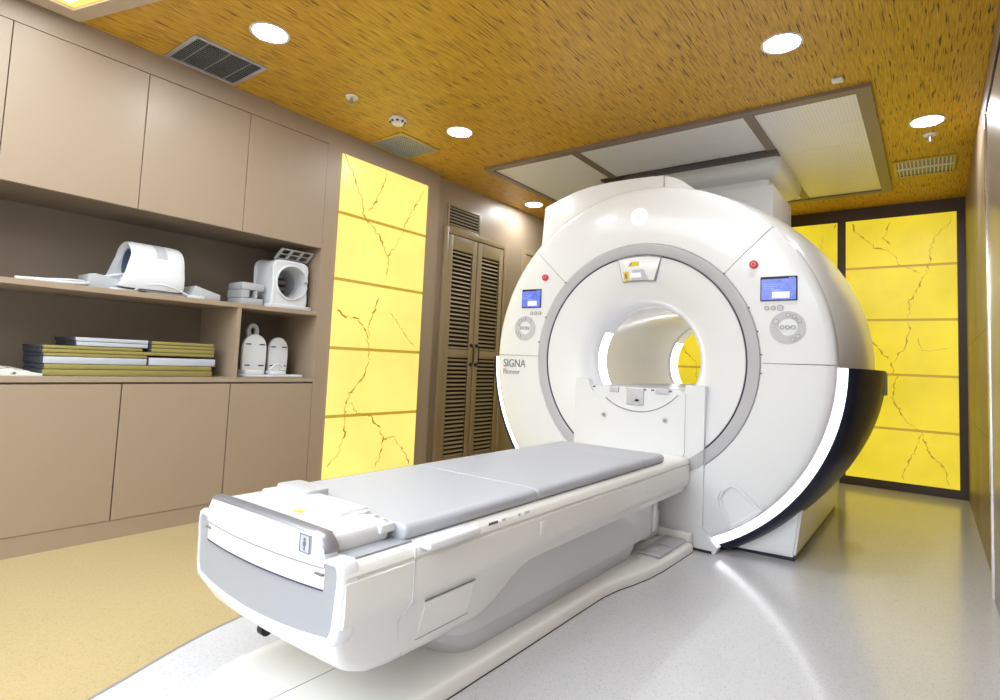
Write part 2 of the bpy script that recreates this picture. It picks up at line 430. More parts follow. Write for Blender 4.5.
# ------------------------------------------------------------------ glowing onyx panels
random.seed(3)
def vein_bm(lines, f, off, sg, w=.010):
    bm = bmesh.new()
    for L in lines:
        P = []
        for (a, b), (c, d2) in zip(L[:-1], L[1:]):
            k = max(2, int(math.hypot(c-a, d2-b)/.022))
            for i in range(k):
                tt = i/k; P.append((a+(c-a)*tt+random.uniform(-.013, .013), b+(d2-b)*tt+random.uniform(-.011, .011)))
        P.append(L[-1])
        n = len(P); W = [w*random.choice((.22, .3, .4, .55, .8, 1.5)) for _ in P]; W[0] = W[-1] = w*.15
        t = bmesh.new(); rows = []
        for i in range(n):
            (a, b), (c, d2) = P[max(0, i-1)], P[min(n-1, i+1)]; L_ = math.hypot(c-a, d2-b) or 1e-6
            nx, ny = -(d2-b)/L_*W[i]/2, (c-a)/L_*W[i]/2; u, v = P[i]
            rows.append([t.verts.new(f(u+nx, v+ny, off)), t.verts.new(f(u-nx, v-ny, off)), t.verts.new(f(u-nx, v-ny, off-sg*.001)), t.verts.new(f(u+nx, v+ny, off-sg*.001))])
        for p, q in zip(rows[:-1], rows[1:]):
            for k in range(4): t.faces.new((p[k], p[(k+1) % 4], q[(k+1) % 4], q[k]))
        t.faces.new(rows[0]); t.faces.new(rows[-1][::-1]); merge(bm, t)
    return bm
VL = [[(2.471, 1.465), (2.542, 1.352), (2.647, 1.161), (2.67, 1.052), (2.828, 0.924), (2.928, 0.79), (2.93, 0.636)], [(2.868, 1.458), (2.846, 1.34), (2.77, 1.177), (2.714, 1.094)], [(3.28, 1.419), (3.11, 1.131), (3.013, 0.898), (2.928, 0.79)], [(2.863, 0.454), (2.79, 0.27), (2.781, 0.133), (2.801, -0.007), (2.757, -0.161), (2.647, -0.279), (2.604, -0.407), (2.616, -0.559), (2.568, -0.718), (2.49, -0.786)], [(2.469, 0.353), (2.56, 0.287), (2.677, 0.278), (2.747, 0.206), (2.781, 0.133)], [(2.652, -0.337), (2.721, -0.424), (2.853, -0.441), (2.938, -0.544), (2.984, -0.624), (2.977, -0.723), (2.921, -0.838)], [(2.984, -0.624), (3.102, -0.626), (3.177, -0.724), (3.235, -0.788), (3.264, -0.86)], [(2.97, 0.364), (3.116, 0.233), (3.269, 0.095)]]
VB = [[(-0.629, 1.50), (-0.596, 1.404), (-0.477, 1.295), (-0.434, 1.219), (-0.332, 1.196), (-0.278, 1.135), (-0.232, 1.039), (-0.083, 0.965)], [(0.136, 1.453), (0.114, 1.365), (0.013, 1.285), (-0.009, 1.141), (-0.021, 1.001), (-0.084, 0.846), (-0.169, 0.694), (-0.17, 0.539), (-0.161, 0.439), (-0.214, 0.279), (-0.29, 0.145), (-0.298, 0.045)], [(-0.299, 1.468), (-0.355, 1.306), (-0.3, 1.241)], [(-0.444, 0.345), (-0.389, 0.253), (-0.305, 0.172)], [(-0.109, 0.371), (-0.067, 0.26), (0.115, 0.29)], [(-0.264, 0.046), (-0.291, -0.173), (-0.265, -0.253), (-0.166, -0.396), (-0.079, -0.458)], [(-0.079, -0.458), (-0.044, -0.608), (0.073, -0.742), (0.12, -0.904)], [(-0.079, -0.458), (-0.116, -0.585), (-0.205, -0.807), (-0.212, -0.897)]]
def light_panel(name, label, f, u0, u1, zs, off, thick, slabmat, veins, sgn):
    t = thing(name, label, 'light panel')
    for z0, z1 in zip(zs[:-1], zs[1:]):
        bm = bmesh.new(); prism(bm, [(u0, z0+.011), (u1, z0+.011), (u1, z1-.011), (u0, z1-.011)], f, off, off-sgn*thick)
        link('onyx_slab', bm, slabmat, t, 0)
    bm = bmesh.new()
    for z in zs[1:-1]: prism(bm, [(u0, z-.011), (u1, z-.011), (u1, z+.011), (u0, z+.011)], f, off-sgn*.0015, off-sgn*thick)
    link_each('seam_strip', bm, M['onyx_seam'], t, 0)
    if veins: link_each('vein', vein_bm(veins, f, off+sgn*.0012, sgn), M['vein'], t, 0)
    return t
light_panel('light_panel', 'tall pale yellow backlit onyx panel on the left wall between cupboards and louvred closet',
            FY, 2.456, 3.322, [-.88, -.434, .052, .548, 1.03, 1.475], XL+.012, .0122, M['slab_left'], VL, 1)
zb = [-.932, -.45, .039, .54, 1.034, 1.508]
light_panel('light_panel', 'deep yellow backlit onyx panel on the back wall, rightmost, beside the stone wall',
            FX, -.663, .181, zb, YB-.012, .0122, M['slab_back'], VB, -1)
light_panel('light_panel', 'yellow backlit onyx panel on the back wall half hidden by the scanner and ceiling duct',
            FX, -1.60, -.735, zb, YB-.012, .0122, M['slab_back'], [[(-0.748, 1.49), (-0.765, 1.442)], [(-0.86, 1.382), (-0.881, 1.243)], [(-.95, .9), (-1.1, .5), (-1.2, .1)]], -1)
light_panel('light_panel', 'yellow backlit onyx panel seen only through the bore of the scanner',
            FX, -2.54, -1.675, zb, YB-.012, .0122, M['slab_back'], [[(-2.3, .6), (-2.22, .2), (-2.1, .12), (-2.05, -.3)]], -1)

# ------------------------------------------------------------------ louvred closets on the left wall
def closet(label, y0, leaves, z1=1.14):
    X = -3.50; w = .40
    t = thing('louvred_closet', label, 'closet')
    yend = y0+leaves*w+.03*(leaves+1)*0+.02
    bm = bmesh.new()
    box(bm, X, X+.03, y0-.055, y0, -.998, z1+.055, .004); box(bm, X, X+.03, yend, yend+.055, -.998, z1+.055, .004)
    box(bm, X, X+.03, y0, yend, z1, z1+.055, .004)
    link('door_frame', bm, M['closet'], t)
    link('dark_interior', B(X, X+.003, y0, yend, -.998, z1), M['gap'], t, 0)
    for k in range(leaves):
        a = y0+.004+k*(w+.012); b = a+w-.002
        bm = bmesh.new(); x0, x1 = X+.004, X+.024
        box(bm, x0, x1, a, a+.062, -.985, z1-.006, .002); box(bm, x0, x1, b-.062, b, -.985, z1-.006, .002)
        box(bm, x0, x1, a+.062, b-.062, z1-.135, z1-.006, .002); box(bm, x0, x1, a+.062, b-.062, .025, .10, .002)
        box(bm, x0, x1, a+.062, b-.062, -.985, -.87, .002)
        leaf = link('door_leaf', bm, M['closet'], t)
        bm = bmesh.new()
        for zlo, zhi in ((-.87, .025), (.10, z1-.135)):
            nsl = round((zhi-zlo)/.037); p = (zhi-zlo)/nsl
            for s in range(nsl):
                z = zlo+s*p+.006
                prism(bm, [(x0+.002, z+.016), (x0+.005, z+.0185), (x1-.001, z+.0035), (x1-.004, z)], lambda u, v, d: (u, d, v), a+.062, b-.062)
        link('louvre_slats', bm, M['closet'], leaf, 0)
        yh = b-.03 if k % 2 == 0 else a+.03
        bm = bmesh.new()
        for zz in (.145, -.035): cyl(bm, (x1, yh, zz), (x1+.012, yh, zz), .017)
        pts = smoothpath([(x1+.012, yh, .145), (x1+.035, yh, .12), (x1+.04, yh, .055), (x1+.035, yh, -.01), (x1+.012, yh, -.035)], 5)
        tube(bm, pts, .006, 8)
        link('pull_handle', bm, M['black'], leaf)
    return t
closet('double-leaf louvred closet in taupe wood with black pulls, beside the glowing left panel', 3.665, 2)
closet('louvred closet mostly hidden behind the left rim of the scanner', 4.86, 2, 1.16)
bm = bmesh.new(); y0, y1, z0, z1 = 3.655, 4.118, 1.20, 1.415; X = -3.50
box(bm, X, X+.012, y0, y0+.022, z0, z1, .002); box(bm, X, X+.012, y1-.022, y1, z0, z1, .002)
box(bm, X, X+.012, y0+.022, y1-.022, z0, z0+.02, .002); box(bm, X, X+.012, y0+.022, y1-.022, z1-.02, z1, .002)
t = thing('wall_vent', 'slatted taupe air grille on the wall above the louvred closet', 'air vent')
link('vent_frame', bm, M['closet'], t)
link('dark_backing', B(X, X+.002, y0+.022, y1-.022, z0+.02, z1-.02), M['gap'], t, 0)
bm = bmesh.new()
for k in range(6):
    z = z0+.028+k*.029; box(bm, X+.003, X+.011, y0+.022, y1-.022, z, z+.010, .001, 1)
link('vent_slats', bm, M['closet'], t, 0)

# ------------------------------------------------------------------ ceiling fittings
def downlight(x, y, label, r=.082):
    t = thing('downlight', label, 'ceiling light', 'round recessed downlights in the straw ceiling')
    bm = bmesh.new(); ringplate(bm, circ(x, y, r+.014, 40), circ(x, y, r, 40), FZ, CEIL-.004, CEIL+.0)
    link('trim_ring', bm, M['whitemetal'], t)
    bm = bmesh.new(); prism(bm, circ(x, y, r-.001, 40), FZ, CEIL-.003, CEIL-.0005)
    link('diffuser', bm, M['lamp'], t, 0)
downlight(-2.691, 1.45, 'round white downlight at the upper left beside the slatted ceiling grille')
downlight(-.581, 2.90, 'round white downlight at the top right, in front of the metal ceiling panel')
downlight(-2.686, 2.887, 'round white downlight near the smoke detector and square vent')
downlight(-3.252, 4.658, 'small-looking downlight farthest back, just above the scanner left shoulder')
downlight(-.015, 4.282, 'round white downlight at the right, in front of the narrow supply vent')
# rest of the same grid, out of view behind the camera line
def vent(x0, x1, y0, y1, label, rim, kind):
    t = thing('ceiling_vent', label, 'ceiling vent'); w = .022; zc = CEIL
    bm = bmesh.new()
    for a in ((x0, x1, y0, y0+w), (x0, x1, y1-w, y1), (x0, x0+w, y0+w, y1-w), (x1-w, x1, y0+w, y1-w)):
        box(bm, *a, zc-.010, zc-.0003, .002)
    link('vent_frame', bm, rim, t)
    link('vent_backing', B(x0+w, x1-w, y0+w, y1-w, zc-.0015, zc-.0003), M['seam'] if kind == 'bars' else M['gap'], t, 0)
    bm = bmesh.new()
    if kind == 'slats':
        n = 16
        for k in range(n):
            x = x0+w+(x1-x0-2*w)*(k+.5)/n
            prism(bm, [(x+.003, zc-.009), (x+.0015, zc-.0095), (x-.003, zc-.0035), (x-.0015, zc-.003)], lambda u, v, d: (u, d, v), y0+w, y1-w)
        for k in range(3):
            y = y0+w+(y1-y0-2*w)*(k+.5)/3; box(bm, x0+w, x1-w, y-.0015, y+.0015, zc-.009, zc-.003)
    elif kind == 'grid':
        n = 15
        for k in range(n):
            y = y0+w+(y1-y0-2*w)*(k+.5)/n; box(bm, x0+w, x1-w, y-.003, y+.003, zc-.008, zc-.002)
            x = x0+w+(x1-x0-2*w)*(k+.5)/n; box(bm, x-.003, x+.003, y0+w, y1-w, zc-.0075, zc-.002)
    else:
        n = 14
        for k in range(n):
            x = x0+w+(x1-x0-2*w)*(k+.5)/n; box(bm, x-.004, x+.004, y0+w, y1-w, zc-.009, zc-.002)
        box(bm, x0+w, x1-w, (y0+y1)/2-.01, (y0+y1)/2+.01, zc-.012, zc-.002)
    link('vent_slats', bm, M['whitemetal'] if kind == 'bars' else M['grille'], t, 0)
vent(-3.405, -3.03, 1.24, 1.635, 'grey slatted ceiling grille at the upper left above the cupboards', M['grille'], 'slats')
vent(-3.42, -3.045, 2.67, 3.068, 'square mesh ceiling vent with yellowish rim beside the smoke detector', M['brass'], 'grid')
vent(-.23, .155, 5.0, 5.40, 'narrow-looking supply vent with yellowish rim at the right above the back panels', M['brass'], 'bars')
t = thing('smoke_detector', 'round white smoke detector on the ceiling beside the square vent', 'smoke detector')
bm = bmesh.new(); x, y = -2.905, 2.505
cyl(bm, (x, y, CEIL-.012), (x, y, CEIL), .058, .058, 32); cyl(bm, (x, y, CEIL-.04), (x, y, CEIL-.012), .035, .052, 32)
link('detector_body', bm, M['whitemetal'], t)
bm = bmesh.new()
for k in range(8):
    a = k*PI/4; box(bm, x+.046*math.cos(a)-.006, x+.046*math.cos(a)+.006, y+.046*math.sin(a)-.006, y+.046*math.sin(a)+.006, CEIL-.03, CEIL-.02)
link_each('sensing_slot', bm, M['black'], t, 0)
def sprinkler(x, y, label):
    t = thing('sprinkler', label, 'sprinkler')
    bm = bmesh.new(); cyl(bm, (x, y, CEIL-.008), (x, y, CEIL), .036, .04, 28); link('escutcheon', bm, M['whitemetal'], t)
    bm = bmesh.new(); cyl(bm, (x, y, CEIL-.045), (x, y, CEIL-.008), .008, .010, 12); cyl(bm, (x, y, CEIL-.049), (x, y, CEIL-.045), .017, .017, 16)
    link('sprinkler_head', bm, M['silver'], t)
sprinkler(-2.911, 2.128, 'small white ceiling sprinkler left of the smoke detector')
sprinkler(-.001, 4.534, 'small white ceiling sprinkler between right downlight and supply vent')
bm = B(-.43, -.375, 3.40, 3.44, CEIL-.018, CEIL, .004); tag(link('ceiling_clip', bm, M['whitemetal']), 'tiny white plastic clip on the ceiling above the metal panel corner', 'clip')

# recessed light tray; its unseen stretch behind the viewer is added for brightness
t = thing('tray_light', 'large light tray with taupe frame at the top left corner of the ceiling', 'ceiling light')
O = [(-3.395, .850), (-2.70, 1.045), (-.45, 1.066), (-.45, -.55), (2.0, -.55), (2.0, -3.7), (-3.395, -3.7)]
I = [(-3.30, .80), (-2.66, .975), (-.56, .975), (-.56, -.66), (1.9, -.66), (1.9, -3.6), (-3.272, -3.6)]
I2 = [(-3.27, .775), (-2.64, .945), (-.60, .93), (-.60, -.70), (1.86, -.70), (1.86, -3.56), (-3.235, -3.56)]
bm = bmesh.new(); ringplate(bm, O, I, FZ, CEIL-.022, CEIL-.0003); link('tray_frame', bm, simple('beige_tray_frame', (.50, .40, .30), .4), t, 0)
bm = bmesh.new(); ringplate(bm, I, I2, FZ, CEIL-.006, CEIL-.0003); link('cove_strip', bm, M['tray_edge'], t, 0)
bm = bmesh.new(); prism(bm, I2, FZ, CEIL-.005, CEIL-.0003); link('tray_diffuser', bm, M['tray'], t, 0)

# metal ceiling panel over the scanner
t = thing('ceiling_service_panel', 'large ribbed metal ceiling panel with taupe frame above the scanner', 'ceiling panel')
x0, x1, y0, y1 = -3.0, -.26, 3.55, 5.72; w = .065
bm = bmesh.new(); ringplate(bm, [(x0, y0), (x1, y0), (x1, y1), (x0, y1)], [(x0+w*.7, y0+w), (x1-w-.01, y0+w), (x1-w-.01, y1-w), (x0+w*.7, y1-w)], FZ, CEIL-.022, CEIL-.0003)
link('panel_frame', bm, M['frame_tau'], t, 0)
xs = [x0+w*.7, -2.20, -2.14, -.95, -.89, x1-w-.01]
for a, b in ((xs[0], xs[1]), (xs[2], xs[3]), (xs[4], xs[5])):
    bm = bmesh.new(); n = 5; Y0, Y1 = y0+w, y1-w
    for k in range(n):
        p = (Y1-Y0)/n; box(bm, a+.001, b-.001, Y0+k*p+.0015, Y0+(k+1)*p-.0015, CEIL-.008, CEIL-.0003)
    link('ribbed_sheet', bm, M['alu'], t, 0)
for a, b in ((xs[1], xs[2]), (xs[3], xs[4])):
    link('cross_bar', B(a, b, y0+w, y1-w, CEIL-.016, CEIL-.0003, .002), M['frame_tau'], t, 0)
# exhaust duct from panel to scanner
t = thing('exhaust_duct', 'pale grey square duct with flange running from ceiling panel down behind the scanner top', 'duct')
bm = bmesh.new(); box(bm, -2.29, -.885, 4.265, 4.385, CEIL-.022, CEIL-.0085, .003)
link('collar_frame', bm, M['frame_dark'], t)
def rsec(xa, xb, ya, yb, z, r): return [(u, v, z) for u, v in rrect(xa, xb, ya, yb, r, 6)]
bm = bmesh.new()
loft(bm, [rsec(-2.2, -.885, 4.39, 5.28, CEIL-.009, .07), rsec(-2.2, -.885, 4.39, 5.28, 1.56, .07), rsec(-2.19, -.893, 4.398, 5.27, 1.525, .07), rsec(-2.165, -.915, 4.42, 5.25, 1.495, .065), rsec(-2.12, -.965, 4.46, 5.21, 1.475, .06), rsec(-2.09, -.985, 4.48, 5.19, 1.465, .05), rsec(-2.08, -.99, 4.48, 5.18, 1.362, .05)])
link('flared_flange', bm, M['white'], t, 50)
dl = [(-2.14, 1.361), (-2.14, 1.06)]+[(XC+1.182*math.cos(math.radians(a)), ZC+1.182*math.sin(math.radians(a))) for a in range(124, 58, -3)]+[(-.91, 1.10), (-.91, 1.361)]
link('duct_shaft', prism(bmesh.new(), dl, FX, 4.30, 4.95), M['white'], t)

# ------------------------------------------------------------------ MRI scanner
S = thing('mri_scanner', 'big white round MRI scanner with lit bore, navy side bumpers and two screens', 'MRI scanner')
FR, FY_ = 1.084, 3.262        # rim radius and plane of the front cover
def seg_cover(name, a0, a1, parent=S):
    g0 = .12
    prof = [(3.315, .722), (3.272, .722), (3.265, .728), (FY_-.003, .80), (FY_-.004, .90), (FY_-.001, .98), (FY_+.004, 1.04), (FY_+.010, 1.066), (FY_+.020, FR-.004), (FY_+.035, FR), (3.345, FR), (3.345, .722)]
    bm = bmesh.new(); lathe(bm, prof, a0+g0, a1-g0, 200, closed=True)
    clip(bm, (0, 0, -.975), (0, 0, -1))
    return link(name, bm, M['white'], parent, 40)
seg_cover('front_cover_top', 44, 136)
seg_cover('front_cover_upper', .3, 44); seg_cover('front_cover_upper', 136, 179.7)
low1 = seg_cover('front_cover_lower', -90, .3); low2 = seg_cover('front_cover_lower', 179.7, 270)
bm = bmesh.new(); lathe(bm, [(3.30, .73), (3.30, 1.05)], 0, 360, 120); clip(bm, (0, 0, -.97), (0, 0, -1)); link('seam_backing', bm, M['seam'], S)
# grey ring and cone
bm = bmesh.new(); lathe(bm, [(3.29, .721), (3.268, .721), (3.262, .717), (3.262, .662), (3.266, .655), (3.29, .654)], 0, 360, 160, closed=True)
link('grey_ring', bm, M['ring'], S, 40)
bm = bmesh.new(); lathe(bm, [(3.30, .653), (3.264, .653), (3.264, .648), (3.30, .648)], 0, 360, 160, closed=True); link('ring_shadow_gap', bm, M['vinyl_dark'], S)
prof = [(3.30, .647), (3.268, .645), (3.272, .60), (3.280, .54), (3.292, .48), (3.312, .43), (3.338, .392), (3.372, .366), (3.41, .353), (3.43, .35)]
bm = bmesh.new(); lathe(bm, prof, 0, 360, 160); link('bore_funnel', bm, M['white'], S, 60)
bm = bmesh.new(); lathe(bm, [(3.43, .35), (3.44, .3485)], 0, 360, 128); lathe(bm, [(3.555, .3485), (3.56, .35), (4.0, .353), (4.70, .353), (4.705, .3515)], 0, 360, 128)
lathe(bm, [(4.93, .3515), (4.96, .36), (4.99, .39), (5.0, .44)], 0, 360, 128)
link('bore_liner', bm, simple('bore_gloss_white', (.84, .84, .85), .20, coat=.2), S, 60)
for a, b in ((3.44, 3.555), (4.76, 4.93)):
    bm = bmesh.new(); lathe(bm, [(a, .3495), (b, .3495)], 149, 222, 96); link('bore_light_ring', bm, M['bore_ring'], S)
    bm = bmesh.new(); lathe(bm, [(a, .3495), (b, .3495)], -42, 31, 96); link('bore_light_ring', bm, M['bore_ring'], S)
    bm = bmesh.new(); lathe(bm, [(a, .3495), (b, .3495)], 31, 149, 96); lathe(bm, [(a, .3495), (b, .3495)], 222, 318, 96); link_each('bore_band', bm, M['white'], S)
bm = bmesh.new(); lathe(bm, [(4.705, .3515), (4.76, .3515)], 0, 360, 96); link('bore_gap_band', bm, M['ring'], S)
# rear body
prof = [(3.345, 1.05), (3.36, 1.075), (3.42, 1.100), (3.55, 1.128), (3.8, 1.156), (4.1, 1.174), (4.3, 1.174), (4.55, 1.155), (4.8, 1.105), (4.95, 1.02), (5.0, .90), (5.0, .44)]
bm = bmesh.new(); lathe(bm, prof, 0, 360, 180); clip(bm, (0, 0, -.93), (0, 0, -1)); link('body_shroud', bm, M['white'], S, 50)
# light strip and navy bumpers: lower quadrants
def bump_fn(y, r, a):
    d = abs(((math.degrees(a)+90) % 360)-180)   # 0 straight up .. 180 straight down ; side = 90
    k = min(1, max(0, (d-92)/62.)); k = k*k*(3-2*k)
    lim = 4.16-(4.16-3.40)*k
    if y > 3.37 and r > 1.17: r = 1.172+(r-1.172)*(1-k*.9)
    if y > 3.37: y = 3.37+(y-3.37)*(lim-3.37)/(4.16-3.37)
    return y, r
for a0, a1, side in ((-88, -.3, 1), (180.3, 268, -1)):
    bm = bmesh.new(); lathe(bm, [(3.345, 1.075), (3.326, 1.10), (3.312, 1.127)], a0, a1, 200); clip(bm, (0, 0, -.965), (0, 0, -1))
    link('light_strip', bm, M['strip'], S, 60)
    prof = [(3.345, 1.085), (3.318, 1.127), (3.309, 1.1275), (3.305, 1.131), (3.312, 1.143), (3.335, 1.162), (3.37, 1.176), (3.45, 1.196), (3.6, 1.221), (3.8, 1.240), (4.0, 1.246), (4.12, 1.243), (4.155, 1.236), (4.16, 1.225), (4.16, 1.12), (3.8, 1.10)]
    bm = bmesh.new(); lathe(bm, prof, a0, a1, 200, closed=True, fn=bump_fn); clip(bm, (0, 0, -.975), (0, 0, -1))
    nb = link('side_bumper', bm, M['navy'], S, 40)
    xx = XC+side*1.215
    link('bumper_clip', B(xx-.012, xx+.036, 4.04, 4.09, -.10, .035, .006), M['silver'], nb)
# feet: tapered blocks left and right
for s in (1, -1):
    X = lambda u: XC+s*u
    bm = bmesh.new()
    lo = [(X(.50), 3.365, -.975), (X(.872), 3.41, -.975), (X(.872), 5.05, -.975), (X(.50), 5.05, -.975)]
    hi = [(X(.50), 3.40, -.55), (X(.925), 3.42, -.55), (X(.925), 4.95, -.55), (X(.50), 4.95, -.55)]
    loft(bm, [lo, hi]); bmesh.ops.bevel(bm, geom=[e for e in bm.edges if e.calc_face_angle(0) > .6], offset=.012, segments=2, affect='EDGES')
    link('foot_block', bm, M['white'], S)
    bm = bmesh.new(); pts = [(X(.48), 3.41), (X(.865), 3.435), (X(.865), 5.04), (X(.48), 5.04)]
    prism(bm, pts, FZ, -.999, -.976); link('foot_plinth', bm, M['navy'], S, 0)
link('body_plinth', B(XC-.55, XC+.52, 3.36, 4.95, -.999, -.93), M['black'], S, 0)
# hood behind the top
hp = [(-2.30, .55), (-2.296, .847), (-2.276, 1.148), (-2.147, 1.192), (-2.024, 1.228), (-1.905, 1.248), (-1.751, 1.256), (-1.604, 1.254), (-1.464, 1.248), (-1.36, 1.236), (-1.31, 1.218), (-1.26, 1.192), (-1.21, 1.152), (-1.149, 1.101), (-1.06, 1.02), (-1.0, .9), (-1.5, .8), (-2.0, .55)]
bm = bmesh.new(); prism(bm, hp, FX, 3.40, 4.25, .012, 2); link('top_hood', bm, M['white'], S, 40)
link('hood_seam', B(-1.367, -1.364, 3.396, 4.24, .98, 1.2385), M['seam'], S, 0)
# displays, buttons
def YP(x0, x1, z0, z1, y0, y1): return B(x0, x1, y0, y1, z0, z1)
for s, xa, xb in ((-1, -2.343, -2.180), (1, -.749, -.566)):
    z0, z1 = .390, .522
    d = link('display_bezel', B(xa, xb, 3.252, 3.27, z0, z1, .003), M['darkglass'], S)
    link('display_screen', B(xa+.006, xb-.006, 3.2505, 3.253, z0+.006, z1-.014), M['screen'], d, 0)
    w = xb-xa
    link('display_popup', B(xa+.33*w, xa+.80*w, 3.2493, 3.2506, z0+.014, z0+.048), M['screen_w'], d, 0)
    bm = bmesh.new()
    for k in range(3): box(bm, xa+.10*w, xa+(.55-.08*k)*w, 3.2495, 3.2507, z0+.088-k*.012, z0+.091-k*.012)
    box(bm, xa+.33*w, xa+.55*w, 3.2495, 3.2507, z0+.053, z0+.060)
    box(bm, xa+.78*w, xa+.95*w, 3.2495, 3.2507, z1-.011, z1-.008)
    link_each('display_text', bm, M['screen_line'], d, 0)
    # three keys under the display
    kx = (-.715, -.683, -.648) if s > 0 else (-2.222-.0, -2.19, -2.255)
    for i, k in enumerate(sorted(kx)):
        r = .0105 if not (i == 2 and s > 0) else .014
        bm = bmesh.new(); prism(bm, circ(k-.03*(s > 0)+.03*(s > 0), .352, r, 20), FX, 3.256, 3.262); o = link('key', bm, M['paleink'], S)
        bm = bmesh.new(); ringplate(bm, circ(k, .352, r+.002, 20), circ(k, .352, r-.001, 20), FX, 3.2545, 3.262); link('key_rim', bm, M['seam'], o)
    cx = -.612 if s > 0 else -2.310; cz = .246
    bm = bmesh.new(); ringplate(bm, circ(cx, cz, .088, 48), circ(cx+.002, cz+.004, .046, 48), FX, 3.2568, 3.266); pad = link('control_ring', bm, simple('ring_pad_grey', (.56, .56, .60), .4), S)
    angs = [150, 88, 60, 32, -42, -68] if s > 0 else [55, 95, 125, 155, 205, 230]
    for i, a in enumerate(angs):
        r = .0105 if a not in (150, 55) else .013
        px, pz = cx+.067*math.cos(math.radians(a)), cz+.067*math.sin(math.radians(a))
        bm = bmesh.new(); prism(bm, circ(px, pz, r, 18), FX, 3.2548, 3.262); o = link('key', bm, M['paleink'], pad)
    bm = bmesh.new()
    for a in angs:
        r = .0105 if a not in (150, 55) else .013
        px, pz = cx+.067*math.cos(math.radians(a)), cz+.067*math.sin(math.radians(a))
        ringplate(bm, circ(px, pz, r+.0015, 18), circ(px, pz, r-.001, 18), FX, 3.2538, 3.262)
    for k in (-.027, 0, .027): ringplate(bm, circ(cx+k, cz+.002, .0115, 18), circ(cx+k, cz+.002, .0085, 18), FX, 3.2538, 3.262)
    link_each('key_rim', bm, M['seam'], pad)
    # red stop button
    rx, rz = (-.784, .594) if s > 0 else (-2.150, .598)
    bm = bmesh.new(); prism(bm, circ(rx, rz, .022, 28), FX, 3.240, 3.262, .004); o = link('stop_button', bm, M['red'], S)
    bm = bmesh.new(); ringplate(bm, circ(rx, rz, .012, 20), circ(rx, rz, .009, 20), FX, 3.2392, 3.2405); link('button_print', bm, simple('pale_red_print', (.8, .35, .35), .4), o)
# little screws beside the ring
for a in (-4, 4, 14, 25, 44, 136, 158, 172):
    bm = bmesh.new(); r = .728; px, pz = XC+r*math.cos(math.radians(a)), ZC+r*math.sin(math.radians(a))
    cyl(bm, (px, 3.260, pz), (px, 3.268, pz), .005, .005, 10); link('screw_cap', bm, M['ink'], S)
# laser window at the top of the funnel (trapezoid wedge)
tr = [(-1.600, .690), (-1.556, .697), (-1.51, .701), (-1.468, .702), (-1.40, .701), (-1.322, .686), (-1.362, .534), (-1.41, .538), (-1.468, .540), (-1.53, .538), (-1.566, .534)]
ww = link('laser_window_frame', prism(bmesh.new(), [(a, b-.012 if b > .6 else b+.006) for a, b in tr], FX, 3.257, 3.285, .002), M['white'], S)
link('laser_window_seam', prism(bmesh.new(), [((a-XC-.005)*1.035+XC+.005, (b-.62)*1.02+.615 if b > .6 else b+.002) for a, b in tr], FX, 3.258, 3.285), M['seam'], S, 0)
prism_ = lambda pts, d0, d1: prism(bmesh.new(), pts, FX, d0, d1)
link('laser_lens', prism_([(-1.515, .562), (-1.44, .562), (-1.448, .592), (-1.508, .592)], 3.255, 3.259), M['lens'], ww, 0)
link('lens_recess', prism_([(-1.51, .545), (-1.395, .545), (-1.43, .612), (-1.505, .612)], 3.2562, 3.259), M['ring'], ww, 0)
link('warning_label', prism_([(-1.535, .632), (-1.462, .634), (-1.458, .662), (-1.515, .662)], 3.2555, 3.259), M['yel'], ww, 0)
link('warning_label', prism_([(-1.555, .545), (-1.520, .545), (-1.528, .602), (-1.566, .600)], 3.2555, 3.259), M['yel'], ww, 0)
link('label_print', prism_([(-1.547, .556), (-1.536, .556), (-1.542, .59), (-1.553, .59)], 3.2548, 3.2556), M['ink'], ww, 0)
link('label_print', prism_([(-1.525, .641), (-1.512, .641), (-1.506, .654), (-1.519, .654)], 3.2548, 3.2556), M['ink'], ww, 0)
# maker's roundel: white disc with faint script monogram
lg = link('roundel', prism(bmesh.new(), circ(-1.466, .944, .056, 48), FX, 3.2535, 3.262), emit('roundel_emissive_white', (1, 1, 1), .85), S)  # disc material emits plain white
bm = bmesh.new(); cx, cz = -1.466, .944
ringplate(bm, circ(cx, cz, .0505, 48), circ(cx, cz, .0488, 48), FX, 3.2525, 3.2536)
for pts in ([(-.030, .006), (-.022, .020), (-.008, .016), (-.012, .002), (-.024, .0), (-.010, -.010), (-.004, .006), (-.002, -.016), (-.014, -.026), (-.024, -.018)],
            [(.022, .022), (.008, .018), (.004, .006), (.016, .002), (.004, -.004), (.004, -.016), (.016, -.020), (.028, -.010), (.034, .004)],
            [(-.040, .018), (-.034, .032), (-.020, .038)], [(.040, -.018), (.034, -.032), (.020, -.038)], [(-.038, -.022), (-.028, -.034), (-.014, -.040)], [(.038, .020), (.028, .034), (.014, .038)]):
    tube(bm, smoothpath([(cx+a, 3.253, cz+b) for a, b in pts], 5), .0010, 6)
link_each('monogram', bm, simple('faint_grey_print', (.45, .45, .5), .5), lg)
# lettering
link('model_lettering', text_bm('SIGNA', .078, (-2.487, 3.2565, -.028), sx=.87), M['ink'], S, 0)
link('series_lettering', text_bm('Pioneer', .050, (-2.487, 3.2565, -.078), sx=.96), M['seam'], S, 0)
